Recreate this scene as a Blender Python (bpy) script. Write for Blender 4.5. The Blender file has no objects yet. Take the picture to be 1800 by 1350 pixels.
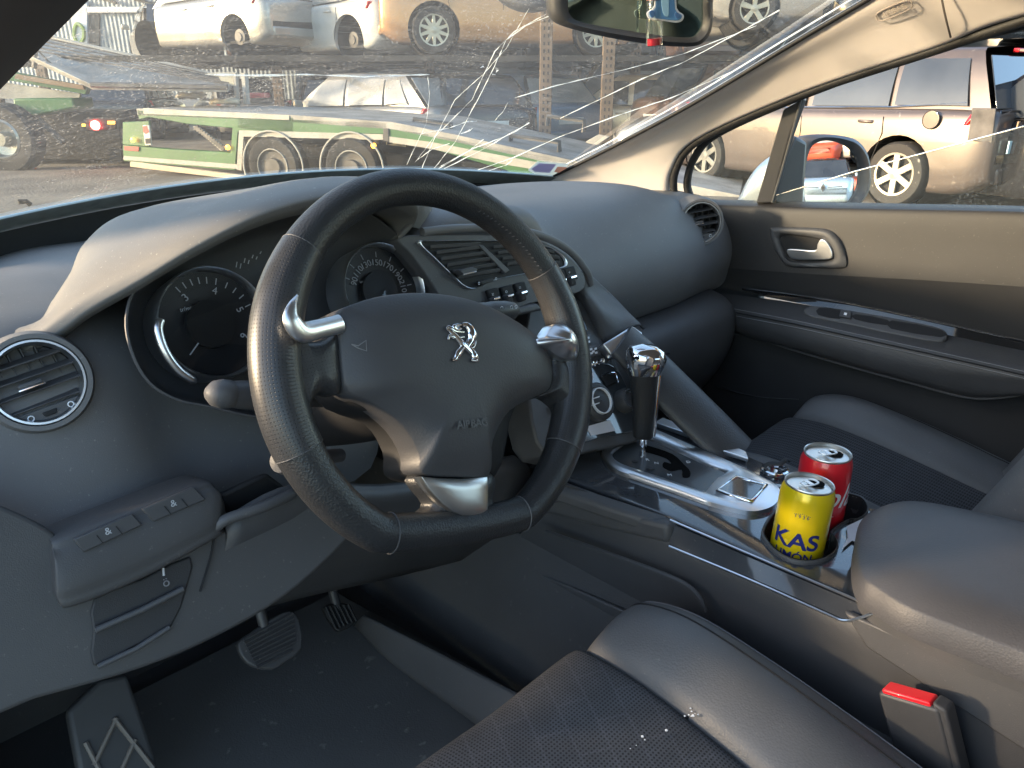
import bpy, bmesh, math, random
from mathutils import Vector, Matrix
random.seed(7)
R_ = math.radians
scene = bpy.context.scene
# ---------------------------------------------------------------- camera
CAM = Vector((-0.818, -0.537, 1.231)); YAW = R_(45); PIT = R_(21.3); F = 1350.0
cam_d = bpy.data.cameras.new('camera'); cam = bpy.data.objects.new('camera', cam_d)
scene.collection.objects.link(cam); scene.camera = cam
cam.location = CAM; cam.rotation_euler = (R_(90) - PIT, 0, -YAW)
cam_d.sensor_width = 36; cam_d.lens = 36 * F / 1800.0
cam_d.clip_start = 0.02; cam_d.clip_end = 3000
# ---------------------------------------------------------------- sky, sun, exposure
SUN_EL = R_(12); SUN_AZ = R_(-60)      # azimuth measured from +Y (ahead of the car) to +X
sun_dir = Vector((math.sin(SUN_AZ) * math.cos(SUN_EL), math.cos(SUN_AZ) * math.cos(SUN_EL), math.sin(SUN_EL)))
world = bpy.data.worlds.new('World'); scene.world = world; world.use_nodes = True
nt = world.node_tree
sky = nt.nodes.new('ShaderNodeTexSky'); sky.sky_type = 'NISHITA'; sky.sun_disc = False
sky.sun_elevation = SUN_EL; sky.sun_rotation = SUN_AZ; sky.dust_density = 1.0; sky.air_density = 1.0; sky.ozone_density = 1.2
nt.links.new(sky.outputs[0], nt.nodes['Background'].inputs[0]); nt.nodes['Background'].inputs[1].default_value = 0.15
sl = bpy.data.lights.new('sun', 'SUN'); sl.energy = 2.0; sl.angle = R_(5); sl.color = (1.0, 0.76, 0.50)
so = bpy.data.objects.new('sun', sl); scene.collection.objects.link(so)
so.rotation_euler = sun_dir.to_track_quat('Z', 'Y').to_euler()
scene.view_settings.view_transform = 'Standard'; scene.view_settings.look = 'None'
scene.view_settings.exposure = 2.45; scene.view_settings.gamma = 1
scene.render.engine = 'CYCLES'
scene.cycles.max_bounces = 10; scene.cycles.transparent_max_bounces = 24
# ---------------------------------------------------------------- sight-line helpers
cR = Vector((math.cos(YAW), -math.sin(YAW), 0)); cH = Vector((math.sin(YAW), math.cos(YAW), 0))
cD = cH * math.cos(PIT) + Vector((0, 0, -math.sin(PIT))); cU = cR.cross(cD)
def ray(px, py): return cD + cR * ((px - 900) / F) + cU * ((675 - py) / F)
def P(px, py, x=None, y=None, z=None, d=None, pl=None):
    r = ray(px, py)
    if x is not None: t = (x - CAM.x) / r.x
    elif y is not None: t = (y - CAM.y) / r.y
    elif z is not None: t = (z - CAM.z) / r.z
    elif pl is not None: t = (pl[0] - CAM).dot(pl[1]) / r.dot(pl[1])
    else: t = d
    return CAM + r * t
# ---------------------------------------------------------------- materials
def newmat(name):
    m = bpy.data.materials.new(name); m.use_nodes = True
    return m, m.node_tree, m.node_tree.nodes['Principled BSDF']
def ramp(n, a, b, ca=(0, 0, 0, 1), cb=(1, 1, 1, 1)):
    r = n.nodes.new('ShaderNodeValToRGB'); r.color_ramp.elements[0].position = a; r.color_ramp.elements[1].position = b
    r.color_ramp.elements[0].color = ca; r.color_ramp.elements[1].color = cb
    return r
def coords(n, scale=(1, 1, 1), kind='Object', rot=(0, 0, 0)):
    tc = n.nodes.new('ShaderNodeTexCoord'); mp = n.nodes.new('ShaderNodeMapping')
    mp.inputs['Scale'].default_value = scale; mp.inputs['Rotation'].default_value = rot
    n.links.new(tc.outputs[kind], mp.inputs['Vector']); return mp
def mat(name, col, rough=0.5, metal=0.0, spec=0.5, var=0.12, vscale=6, bump=0.0, bscale=900, btype='noise', coat=0, rvar=0.0, emis=None, sheen=0, dust=0.0, dscale=260):
    m, n, b = newmat(name)
    c = (col[0], col[1], col[2], 1)
    mp = coords(n)
    nz = n.nodes.new('ShaderNodeTexNoise'); nz.inputs['Scale'].default_value = vscale; nz.inputs['Detail'].default_value = 6
    n.links.new(mp.outputs[0], nz.inputs['Vector'])
    r = ramp(n, 0.3, 0.7, tuple(v * (1 - var) for v in col[:3]) + (1,), tuple(min(1, v * (1 + var)) for v in col[:3]) + (1,))
    n.links.new(nz.outputs[0], r.inputs[0])
    src = r.outputs[0]
    if dust > 0:                      # specks and smears of real dust lying on the surface
        n2 = n.nodes.new('ShaderNodeTexNoise'); n2.inputs['Scale'].default_value = dscale; n2.inputs['Detail'].default_value = 4
        n.links.new(mp.outputs[0], n2.inputs['Vector'])
        r2 = ramp(n, 0.66, 0.74); n.links.new(n2.outputs[0], r2.inputs[0])
        mm = n.nodes.new('ShaderNodeMath'); mm.operation = 'MULTIPLY'; mm.inputs[1].default_value = dust
        n.links.new(r2.outputs[0], mm.inputs[0])
        mx = n.nodes.new('ShaderNodeMix'); mx.data_type = 'RGBA'
        n.links.new(mm.outputs[0], mx.inputs[0]); n.links.new(src, mx.inputs[6]); mx.inputs[7].default_value = (0.5, 0.47, 0.42, 1)
        src = mx.outputs[2]
    n.links.new(src, b.inputs['Base Color'])
    b.inputs['Roughness'].default_value = rough; b.inputs['Metallic'].default_value = metal
    b.inputs['Specular IOR Level'].default_value = spec
    b.inputs['Coat Weight'].default_value = coat; b.inputs['Coat Roughness'].default_value = 0.04
    if sheen: b.inputs['Sheen Weight'].default_value = sheen; b.inputs['Sheen Roughness'].default_value = 0.5
    if rvar:
        rr = n.nodes.new('ShaderNodeMapRange'); rr.inputs['To Min'].default_value = max(0.02, rough - rvar); rr.inputs['To Max'].default_value = rough + rvar
        n.links.new(nz.outputs[0], rr.inputs[0]); n.links.new(rr.outputs[0], b.inputs['Roughness'])
    if bump:
        if btype == 'noise':
            t = n.nodes.new('ShaderNodeTexNoise'); t.inputs['Scale'].default_value = bscale; t.inputs['Detail'].default_value = 3; o = t.outputs[0]
        elif btype == 'voronoi':
            t = n.nodes.new('ShaderNodeTexVoronoi'); t.inputs['Scale'].default_value = bscale; o = t.outputs['Distance']
        n.links.new(mp.outputs[0], t.inputs['Vector'])
        bp = n.nodes.new('ShaderNodeBump'); bp.inputs['Strength'].default_value = bump; bp.inputs['Distance'].default_value = 0.0006
        n.links.new(o, bp.inputs['Height']); n.links.new(bp.outputs[0], b.inputs['Normal'])
    if emis: b.inputs['Emission Color'].default_value = (emis[0], emis[1], emis[2], 1); b.inputs['Emission Strength'].default_value = emis[3]
    return m
def glassmat(name, tint=(0.9, 0.95, 0.93), refl=0.08, rough=0.0, body=0.0, bcol=(0.02, 0.03, 0.03)):
    """thin window glass: lets light straight through, mirrors a little of the surroundings"""
    m = bpy.data.materials.new(name); m.use_nodes = True; n = m.node_tree; n.nodes.clear()
    out = n.nodes.new('ShaderNodeOutputMaterial'); tr = n.nodes.new('ShaderNodeBsdfTransparent'); gl = n.nodes.new('ShaderNodeBsdfGlossy')
    tr.inputs[0].default_value = (*tint, 1); gl.inputs['Roughness'].default_value = rough; gl.inputs['Color'].default_value = (1, 1, 1, 1)
    fr = n.nodes.new('ShaderNodeLayerWeight'); fr.inputs['Blend'].default_value = 0.25
    mr = n.nodes.new('ShaderNodeMapRange'); mr.inputs['To Min'].default_value = refl * 0.5; mr.inputs['To Max'].default_value = min(1, refl * 6)
    n.links.new(fr.outputs['Fresnel'], mr.inputs[0])
    mx = n.nodes.new('ShaderNodeMixShader'); n.links.new(mr.outputs[0], mx.inputs[0])
    src = tr.outputs[0]
    if body > 0:
        df = n.nodes.new('ShaderNodeBsdfDiffuse'); df.inputs[0].default_value = (*bcol, 1)
        m2 = n.nodes.new('ShaderNodeMixShader'); m2.inputs[0].default_value = body
        n.links.new(tr.outputs[0], m2.inputs[1]); n.links.new(df.outputs[0], m2.inputs[2]); src = m2.outputs[0]
    n.links.new(src, mx.inputs[1]); n.links.new(gl.outputs[0], mx.inputs[2]); n.links.new(mx.outputs[0], out.inputs[0])
    return m
def dirtyglass(name, base=0.06, specks=0.45, streak=0.10):
    """windscreen glass with a film of road dust, wiper arcs and specks"""
    m = bpy.data.materials.new(name); m.use_nodes = True; n = m.node_tree; n.nodes.clear(); L = n.links
    out = n.nodes.new('ShaderNodeOutputMaterial'); tr = n.nodes.new('ShaderNodeBsdfTransparent'); gl = n.nodes.new('ShaderNodeBsdfGlossy')
    tr.inputs[0].default_value = (0.93, 0.97, 0.95, 1); gl.inputs['Roughness'].default_value = 0.02
    df = n.nodes.new('ShaderNodeBsdfDiffuse'); df.inputs[0].default_value = (0.75, 0.73, 0.66, 1)
    tl = n.nodes.new('ShaderNodeBsdfTranslucent'); tl.inputs[0].default_value = (0.80, 0.77, 0.68, 1)
    ad = n.nodes.new('ShaderNodeMixShader'); ad.inputs[0].default_value = 0.6; L.new(df.outputs[0], ad.inputs[1]); L.new(tl.outputs[0], ad.inputs[2])
    mp = coords(n)
    sp = n.nodes.new('ShaderNodeTexNoise'); sp.inputs['Scale'].default_value = 250; sp.inputs['Detail'].default_value = 3; sp.inputs['Roughness'].default_value = 0.7
    L.new(mp.outputs[0], sp.inputs['Vector']); r1 = ramp(n, 0.54, 0.68); L.new(sp.outputs[0], r1.inputs[0])
    big = n.nodes.new('ShaderNodeTexNoise'); big.inputs['Scale'].default_value = 7; big.inputs['Detail'].default_value = 5; L.new(mp.outputs[0], big.inputs['Vector'])
    r2 = ramp(n, 0.3, 0.75); L.new(big.outputs[0], r2.inputs[0])
    mp2 = coords(n, scale=(5, 60, 5), rot=(0, 0, R_(-38)))
    st = n.nodes.new('ShaderNodeTexNoise'); st.inputs['Scale'].default_value = 3.0; st.inputs['Detail'].default_value = 5; L.new(mp2.outputs[0], st.inputs['Vector'])
    r3 = ramp(n, 0.42, 0.62); L.new(st.outputs[0], r3.inputs[0])
    def mul(a, b):
        k = n.nodes.new('ShaderNodeMath'); k.operation = 'MULTIPLY'
        for i, v in enumerate((a, b)):
            if isinstance(v, float): k.inputs[i].default_value = v
            else: L.new(v, k.inputs[i])
        return k.outputs[0]
    def add(a, b):
        k = n.nodes.new('ShaderNodeMath'); k.operation = 'ADD'
        for i, v in enumerate((a, b)):
            if isinstance(v, float): k.inputs[i].default_value = v
            else: L.new(v, k.inputs[i])
        return k.outputs[0]
    f = add(add(mul(mul(r1.outputs[0], r2.outputs[0]), specks), mul(mul(r3.outputs[0], r2.outputs[0]), streak)), base)
    m1 = n.nodes.new('ShaderNodeMixShader'); L.new(f, m1.inputs[0]); L.new(tr.outputs[0], m1.inputs[1]); L.new(ad.outputs[0], m1.inputs[2])
    fr = n.nodes.new('ShaderNodeFresnel'); fr.inputs[0].default_value = 1.25
    m2 = n.nodes.new('ShaderNodeMixShader'); L.new(mul(fr.outputs[0], 0.3), m2.inputs[0]); L.new(m1.outputs[0], m2.inputs[1]); L.new(gl.outputs[0], m2.inputs[2])
    L.new(m2.outputs[0], out.inputs[0]); return m
def perfmat(name, col, rough, scale, size=0.28, depth=0.6, uv=True, lines=0.0, axes=(1, 1)):
    """leather or cloth with rows of small punched holes (Object coordinates)"""
    m, n, b = newmat(name); L = n.links
    mp = coords(n, scale=(scale * axes[0], scale * axes[1], scale), kind='UV' if uv else 'Object')
    vo = n.nodes.new('ShaderNodeTexVoronoi'); vo.inputs['Scale'].default_value = 1.0; vo.inputs['Randomness'].default_value = 0.0
    vo.voronoi_dimensions = '2D'
    L.new(mp.outputs[0], vo.inputs['Vector'])
    r = ramp(n, size * 0.75, size, (1, 1, 1, 1), (0, 0, 0, 1)); L.new(vo.outputs['Distance'], r.inputs[0])
    nz = n.nodes.new('ShaderNodeTexNoise'); nz.inputs['Scale'].default_value = 0.12; nz.inputs['Detail'].default_value = 6; L.new(mp.outputs[0], nz.inputs['Vector'])
    rr = ramp(n, 0.3, 0.7, tuple(v * 0.85 for v in col) + (1,), tuple(v * 1.15 for v in col) + (1,)); L.new(nz.outputs[0], rr.inputs[0])
    mx = n.nodes.new('ShaderNodeMix'); mx.data_type = 'RGBA'; mx.inputs[7].default_value = (col[0] * 0.15, col[1] * 0.15, col[2] * 0.15, 1)
    mm = n.nodes.new('ShaderNodeMath'); mm.operation = 'MULTIPLY'; mm.inputs[1].default_value = 0.85
    L.new(r.outputs[0], mm.inputs[0]); L.new(mm.outputs[0], mx.inputs[0]); L.new(rr.outputs[0], mx.inputs[6])
    src = mx.outputs[2]
    if lines:
        w = n.nodes.new('ShaderNodeTexBrick'); w.inputs['Scale'].default_value = 0.06; w.inputs['Mortar Size'].default_value = 0.018; w.inputs['Mortar Smooth'].default_value = 0.2
        w.offset = 0.5; w.inputs['Brick Width'].default_value = 1.0; w.inputs['Row Height'].default_value = 0.5
        mp3 = coords(n, scale=(scale, scale, scale), kind='UV', rot=(0, 0, R_(62))); L.new(mp3.outputs[0], w.inputs['Vector'])
        m3 = n.nodes.new('ShaderNodeMix'); m3.data_type = 'RGBA'; L.new(src, m3.inputs[6]); m3.inputs[7].default_value = (col[0] * 2.6, col[1] * 2.6, col[2] * 2.7, 1)
        k = n.nodes.new('ShaderNodeMath'); k.operation = 'MULTIPLY'; k.inputs[1].default_value = lines; L.new(w.outputs['Fac'], k.inputs[0]); L.new(k.outputs[0], m3.inputs[0]); src = m3.outputs[2]
    L.new(src, b.inputs['Base Color']); b.inputs['Roughness'].default_value = rough
    bp = n.nodes.new('ShaderNodeBump'); bp.invert = True; bp.inputs['Strength'].default_value = depth; bp.inputs['Distance'].default_value = 0.0008
    L.new(r.outputs[0], bp.inputs['Height']); L.new(bp.outputs[0], b.inputs['Normal'])
    return m
M = {}
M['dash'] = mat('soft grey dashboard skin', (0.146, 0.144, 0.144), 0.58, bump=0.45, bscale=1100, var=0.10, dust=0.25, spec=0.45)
M['hood'] = mat('dusty sunlit dash skin', (0.16, 0.158, 0.154), 0.6, bump=0.5, bscale=900, var=0.12, dust=0.35)  # dusty, and paler than the dash skin: sunlight put into the colour
M['dashlow'] = mat('hard grey plastic', (0.072, 0.072, 0.075), 0.5, bump=0.4, bscale=1000, dust=0.1)
M['dark'] = mat('black plastic', (0.056, 0.056, 0.059), 0.45, bump=0.3, bscale=900)
M['black'] = mat('matt black', (0.008, 0.008, 0.009), 0.7)
M['rubber'] = mat('black rubber seal', (0.013, 0.013, 0.014), 0.6, bump=0.2, dust=0.2)
M['leather'] = mat('smooth black leather', (0.021, 0.022, 0.024), 0.40, bump=0.5, bscale=500, btype='voronoi', rvar=0.06, vscale=14)
M['seatleather'] = mat('grey black seat leather', (0.094, 0.095, 0.099), 0.5, bump=0.4, bscale=420, btype='voronoi', rvar=0.05, vscale=9, dust=0.12)
M['bag'] = mat('grained airbag cover', (0.052, 0.052, 0.056), 0.5, bump=0.5, bscale=520, btype='noise', rvar=0.05)
M['perf'] = perfmat('perforated black leather', (0.032, 0.033, 0.036), 0.36, 1.0, 0.2)
M['fabric'] = perfmat('perforated seat cloth', (0.070, 0.071, 0.077), 0.85, 1.0, 0.33, 1.0, lines=0.12)
M['ribfab'] = perfmat('ribbed seat cloth', (0.062, 0.065, 0.074), 0.9, 1.0, 0.42, 1.0, axes=(0.35, 1.0))
M['chrome'] = mat('polished chrome', (0.82, 0.83, 0.85), 0.07, 1.0, var=0.03, rvar=0.03)
M['satin'] = mat('satin aluminium trim', (0.70, 0.72, 0.75), 0.30, 1.0, var=0.05, rvar=0.05, vscale=20)
M['brush'] = mat('brushed steel', (0.55, 0.55, 0.54), 0.35, 1.0, var=0.05, rvar=0.04)
M['piano'] = mat('glossy anthracite lacquer', (0.05, 0.054, 0.061), 0.10, coat=0.8, var=0.08, rvar=0.05, vscale=30, dust=0.12)
M['doorup'] = mat('warm grey door skin', (0.028, 0.0255, 0.0245), 0.55, bump=0.4, bscale=1000, dust=0.08)
M['doorlow'] = mat('dark door cloth', (0.034, 0.033, 0.034), 0.7, bump=0.4, bscale=700)
M['pillar'] = mat('pale fabric pillar trim', (0.66, 0.60, 0.56), 0.75, var=0.05, bump=0.4, bscale=900)
M['liner'] = mat('pale roof lining', (0.50, 0.46, 0.42), 0.9, bump=0.4, bscale=500)
M['bodypaint'] = mat('pale silver car paint', (0.60, 0.62, 0.64), 0.3, 0.3, coat=0.8)
M['carpet'] = mat('black carpet', (0.070, 0.069, 0.070), 0.95, bump=1.0, bscale=500, dust=0.06, dscale=70)
def sheermat(name, col):  # thin stuff that lets some light through
    # pale crack edges, stickers
    m = bpy.data.materials.new(name); m.use_nodes = True; n = m.node_tree; n.nodes.clear()
    o = n.nodes.new('ShaderNodeOutputMaterial'); a = n.nodes.new('ShaderNodeBsdfDiffuse'); b = n.nodes.new('ShaderNodeBsdfTranslucent'); x = n.nodes.new('ShaderNodeMixShader'); x.inputs[0].default_value = 0.55
    a.inputs[0].default_value = (*col, 1); b.inputs[0].default_value = (*col, 1)
    n.links.new(a.outputs[0], x.inputs[1]); n.links.new(b.outputs[0], x.inputs[2]); n.links.new(x.outputs[0], o.inputs[0]); return m
M['matfab'] = mat('dusty floor mat', (0.100, 0.098, 0.097), 0.9, bump=0.8, bscale=350, dust=0.22, dscale=55)
M['stitch'] = mat('grey thread', (0.20, 0.20, 0.21), 0.7)
M['white'] = mat('white printed marking', (0.75, 0.77, 0.80), 0.5)
M['dimwhite'] = mat('faint printed marking', (0.45, 0.46, 0.48), 0.5)
M['paper'] = mat('white paper', (0.70, 0.70, 0.76), 0.6)
M['redlabel'] = mat('red lacquer', (0.62, 0.012, 0.022), 0.28, coat=0.6, var=0.06)
M['redplastic'] = mat('red translucent plastic', (0.85, 0.02, 0.03), 0.3, coat=0.3, emis=None)
M['yellow'] = mat('yellow can lacquer', (0.80, 0.60, 0.008), 0.28, 0.25, coat=0.5, var=0.06)
M['navy'] = mat('navy print', (0.012, 0.020, 0.16), 0.4)
M['can'] = mat('bare aluminium', (0.82, 0.82, 0.80), 0.24, 1.0, var=0.04, rvar=0.05)
M['gaugeglass'] = glassmat('gauge lens', (0.85, 0.86, 0.88), 0.05, 0.02)
M['window'] = glassmat('clean side glass', (0.90, 0.94, 0.92), 0.05)
M['mirror'] = mat('silvered mirror', (0.88, 0.90, 0.90), 0.01, 1.0, var=0.0)
M['mirrordark'] = mat('dim tinted mirror', (0.32, 0.42, 0.38), 0.02, 1.0, var=0.0)
M['screen'] = dirtyglass('dusty windscreen glass', 0.07, 0.6, 0.10)
M['side'] = dirtyglass('dusty side glass', 0.05, 0.25, 0.03)
M['strut'] = mat('dark padded leather', (0.054, 0.054, 0.057), 0.45, bump=0.4, bscale=420, btype='voronoi')
M['crack'] = sheermat('pale crack edge', (0.95, 0.97, 0.97))
# ---------------------------------------------------------------- mesh helpers
COL = scene.collection
body_jobs = []     # (mesh object, cutters) pairs frozen at the end
def tag(o, label=None, cat=None, group=None, kind=None):
    for k, v in (('label', label), ('category', cat), ('group', group), ('kind', kind)):
        if v: o[k] = v
    return o
def empty(name, loc, label, cat, group=None, rz=0):
    o = bpy.data.objects.new(name, None); COL.objects.link(o); o.location = loc; o.rotation_euler = (0, 0, rz); o.empty_display_size = 0.1
    return tag(o, label, cat, group)
def mk(name, vs, fs, m, parent=None, smooth=True, sharp=40, uvs=None):
    me = bpy.data.meshes.new(name); me.from_pydata([tuple(v) for v in vs], [], fs); me.update()
    if isinstance(m, str): m = M[m]
    for mm in (m if isinstance(m, (list, tuple)) else [m]): me.materials.append(mm)
    if uvs:
        ul = me.uv_layers.new(name='UVMap')
        for l in me.loops: ul.data[l.index].uv = uvs[l.vertex_index]
    if smooth:
        for p in me.polygons: p.use_smooth = True
        me.set_sharp_from_angle(angle=R_(sharp))
    o = bpy.data.objects.new(name, me); COL.objects.link(o)
    if parent:
        o.parent = parent
        W = wmat(parent); o.matrix_parent_inverse = W.inverted()
    return o
def wmat(o):
    Mx = Matrix.LocRotScale(o.location, o.rotation_euler, o.scale)
    if o.parent: return wmat(o.parent) @ o.matrix_parent_inverse @ Mx
    return Mx
def cr(a, b, c, d, t):
    return 0.5 * ((2 * b) + (c - a) * t + (2 * a - 5 * b + 4 * c - d) * t * t + (3 * b - a - 3 * c + d) * t ** 3)
def curve(pts, k=6, closed=False):
    n = len(pts); out = []
    for i in range(n if closed else n - 1):
        if closed: a, b, c, d = pts[(i - 1) % n], pts[i], pts[(i + 1) % n], pts[(i + 2) % n]
        else: a, b, c, d = pts[max(i - 1, 0)], pts[i], pts[i + 1], pts[min(i + 2, n - 1)]
        if not closed and i == 0: a = b * 2 - c
        if not closed and i == n - 2: d = c * 2 - b
        for s in range(k): out.append(cr(a, b, c, d, s / k))
    if not closed: out.append(pts[-1].copy())
    return out
def V(*a): return Vector(a)
def loft(grid, ku=5, kv=5, cu=False, cv=False):
    """grid[row][col] control points -> smooth grid"""
    rows = [curve(r, ku, cu) for r in grid] if ku else grid
    cols = [curve([r[j] for r in rows], kv, cv) if kv else [r[j] for r in rows] for j in range(len(rows[0]))]
    return [[c[i] for c in cols] for i in range(len(cols[0]))]
def gridmesh(name, g, m, parent=None, cu=False, cv=False, smooth=True, uvscale=None, thick=0, sharp=50, caps=False, flip=False):
    nr, nc = len(g), len(g[0]); vs = [v for r in g for v in r]; fs = []
    for i in range(nr if cv else nr - 1):
        for j in range(nc if cu else nc - 1):
            q = (i * nc + j, i * nc + (j + 1) % nc, ((i + 1) % nr) * nc + (j + 1) % nc, ((i + 1) % nr) * nc + j)
            fs.append(q[::-1] if flip else q)
    if caps and cu:
        fs.append(tuple(range(nc))[::-1]); fs.append(tuple((nr - 1) * nc + j for j in range(nc)))
    uv = None
    if uvscale:
        # arc length parametrisation in metres times uvscale
        uv = []
        su = [0.0]
        mid = g[nr // 2]
        for j in range(1, nc): su.append(su[-1] + (mid[j] - mid[j - 1]).length)
        sv = [0.0]
        for i in range(1, nr): sv.append(sv[-1] + (g[i][nc // 2] - g[i - 1][nc // 2]).length)
        uv = [(su[j] * uvscale, sv[i] * uvscale) for i in range(nr) for j in range(nc)]
    o = mk(name, vs, fs, m, parent, smooth, sharp, uv)
    if thick:
        md = o.modifiers.new('thick', 'SOLIDIFY'); md.thickness = thick; md.offset = 0
    return o
def frames(path, closed=False):
    n = len(path); T = []
    for i in range(n):
        a = path[(i - 1) % n] if (closed or i > 0) else path[i]; b = path[(i + 1) % n] if (closed or i < n - 1) else path[i]
        T.append((b - a).normalized())
    up = V(0, 0, 1)
    if abs(T[0].dot(up)) > 0.9: up = V(1, 0, 0)
    N = (up - T[0] * up.dot(T[0])).normalized(); out = []
    for t in T:
        N = (N - t * N.dot(t)).normalized(); out.append((t, N, t.cross(N)))
    return out
def tube(name, path, r, m, parent=None, n=10, closed=False, flat=None, normal=None, uvscale=None):
    """r: number or list; flat=(a,b) radius multipliers along (normal, binormal)"""
    fr = frames(path, closed); g = []
    for i, p in enumerate(path):
        t, N, B = fr[i]
        if normal is not None:
            N = (normal - t * normal.dot(t)).normalized(); B = t.cross(N)
        rr = r[i] if isinstance(r, (list, tuple)) else r
        fa, fb = flat or (1, 1)
        g.append([p + N * (math.cos(a) * rr * fa) + B * (math.sin(a) * rr * fb) for a in [2 * math.pi * k / n for k in range(n)]])
    return gridmesh(name, g, m, parent, cu=True, cv=closed, caps=not closed, uvscale=uvscale)
def slab(name, pts, normal, th, m, parent=None, bevel=0.002, seg=3, smooth=True):
    """solid plate: outline pts (top face) extruded by th against the normal, edges rounded"""
    normal = normal.normalized(); k = len(pts)
    ar = V(0, 0, 0)
    for i in range(k): ar += pts[i].cross(pts[(i + 1) % k])
    if ar.dot(normal) < 0: pts = pts[::-1]
    vs = list(pts) + [p - normal * th for p in pts]
    fs = [tuple(range(k)), tuple(range(2 * k - 1, k - 1, -1))] + [(i, i + k, (i + 1) % k + k, (i + 1) % k) for i in range(k)]
    o = mk(name, vs, fs, m, parent, smooth, 35)
    if bevel:
        b = o.modifiers.new('bevel', 'BEVEL'); b.width = bevel; b.segments = seg; b.limit_method = 'ANGLE'; b.angle_limit = R_(30)
    return o
def box(name, c, s, m, parent=None, bevel=0.004, rot=None, seg=2):
    c = Vector(c); rm = rot.to_3x3() if rot is not None else Matrix.Identity(3)
    vs = [c + rm @ V(x * s[0] / 2, y * s[1] / 2, z * s[2] / 2) for x in (-1, 1) for y in (-1, 1) for z in (-1, 1)]
    fs = [(0, 1, 3, 2), (4, 6, 7, 5), (0, 4, 5, 1), (2, 3, 7, 6), (0, 2, 6, 4), (1, 5, 7, 3)]
    o = mk(name, vs, fs, m, parent, True, 35)
    if bevel:
        b = o.modifiers.new('bevel', 'BEVEL'); b.width = bevel; b.segments = seg; b.limit_method = 'ANGLE'
    return o
def pillow(name, pts, normal, h, m, parent=None, rings=7, p=3.0, skirt=0.01, center=None, k=4, uvscale=None):
    normal = normal.normalized(); pts = curve(pts, k, True) if k else pts
    c = center or sum(pts, V(0, 0, 0)) / len(pts)
    ax = normal.cross(V(0, 0, 1)).normalized(); ay = normal.cross(ax)
    g = [[q - normal * skirt for q in pts]]
    for i in range(rings):
        s = 1 - (i / rings) ** 1.6 if i else 1.0
        g.append([c + (q - c) * s + normal * (h * (1 - s ** p)) for q in pts])
    vs = [v for r in g for v in r] + [c + normal * h]; n = len(pts); fs = []
    for i in range(len(g) - 1):
        for j in range(n): fs.append((i * n + j, i * n + (j + 1) % n, (i + 1) * n + (j + 1) % n, (i + 1) * n + j))
    for j in range(n): fs.append(((len(g) - 1) * n + j, (len(g) - 1) * n + (j + 1) % n, len(vs) - 1))
    ar = V(0, 0, 0)
    for i in range(n): ar += (pts[i] - c).cross(pts[(i + 1) % n] - c)
    if ar.dot(normal) < 0: fs = [f[::-1] for f in fs]
    uv = [((v - c).dot(ax) * uvscale, (v - c).dot(ay) * uvscale) for v in vs] if uvscale else None
    return mk(name, vs, fs, m, parent, True, 70, uv)
def lathe(name, prof, origin, axis, m, parent=None, n=32, up=None):
    """prof: (radius, height along axis)"""
    axis = axis.normalized(); u = (up or V(0.1, 0.2, 1)); u = (u - axis * u.dot(axis)).normalized(); w = axis.cross(u)
    g = [[origin + axis * h + u * (r * math.cos(2 * math.pi * k / n)) + w * (r * math.sin(2 * math.pi * k / n)) for k in range(n)] for r, h in prof]
    return gridmesh(name, g, m, parent, cu=True, sharp=35, flip=False)
def ringframe(name, outer, inner, normal, h, m, parent=None, drop=0.004, kk=5):
    """raised trim frame between two outlines with the same number of points"""
    o = curve(outer, kk, True); i = curve(inner, kk, True)
    g = [[q - normal * drop for q in o], [q + normal * h * 0.6 for q in o], [a * 0.75 + b * 0.25 + normal * h for a, b in zip(o, i)], [a * 0.25 + b * 0.75 + normal * h * 0.9 for a, b in zip(o, i)], [q + normal * h * 0.3 for q in i], [q - normal * drop * 2 for q in i]]
    return gridmesh(name, g, m, parent, cu=True, sharp=60)
def text(body, size, origin, right, up, m, parent=None, name='lettering', ext=0.0003, align='CENTER', bold=0.0, shear=0.0, sx=1.0):
    cu = bpy.data.curves.new(name, 'FONT'); cu.body = body; cu.size = size; cu.extrude = ext; cu.align_x = align; cu.align_y = 'CENTER'; cu.offset = bold; cu.shear = shear
    t = bpy.data.objects.new('tmp', cu); me = bpy.data.meshes.new_from_object(t); bpy.data.objects.remove(t)
    right = right.normalized(); nrm = right.cross(up).normalized(); up = nrm.cross(right)
    mx = Matrix((right * sx, up, nrm)).transposed().to_4x4(); mx.translation = origin
    me.transform(mx); me.materials.clear(); me.materials.append(M[m] if isinstance(m, str) else m)
    o = bpy.data.objects.new(name, me); COL.objects.link(o)
    if parent: o.parent = parent; o.matrix_parent_inverse = wmat(parent).inverted()
    return o
def polyline(name, pts, r, m, parent=None, n=6): return tube(name, pts, r, m, parent, n)
# ================================================================ OUR CAR : body shell
car = empty('car_body', (0.04, 0, 0), 'silver car cabin shell with pale pillar trim, seen from the open driver door', 'car')
XC = 0.04
def yb(x): u = (x - XC) / 0.7; return 0.95 - 0.13 * u * u
def zb(x): u = (x - XC) / 0.7; return 1.047 - 0.045 * u * u - 0.015 * u
def glass_pt(x, y): return V(x, y, zb(x) + 0.45 * (yb(x) - y))
def Pg(px, py, off=0.0):
    """where a sight line meets the windscreen"""
    r = ray(px, py); lo, hi = 0.2, 4.0
    f = lambda t: (CAM + r * t).z + off - glass_pt((CAM + r * t).x, (CAM + r * t).y).z
    for _ in range(50):
        mid = (lo + hi) / 2
        if f(mid) < 0: lo = mid
        else: hi = mid
    return CAM + r * lo
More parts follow.
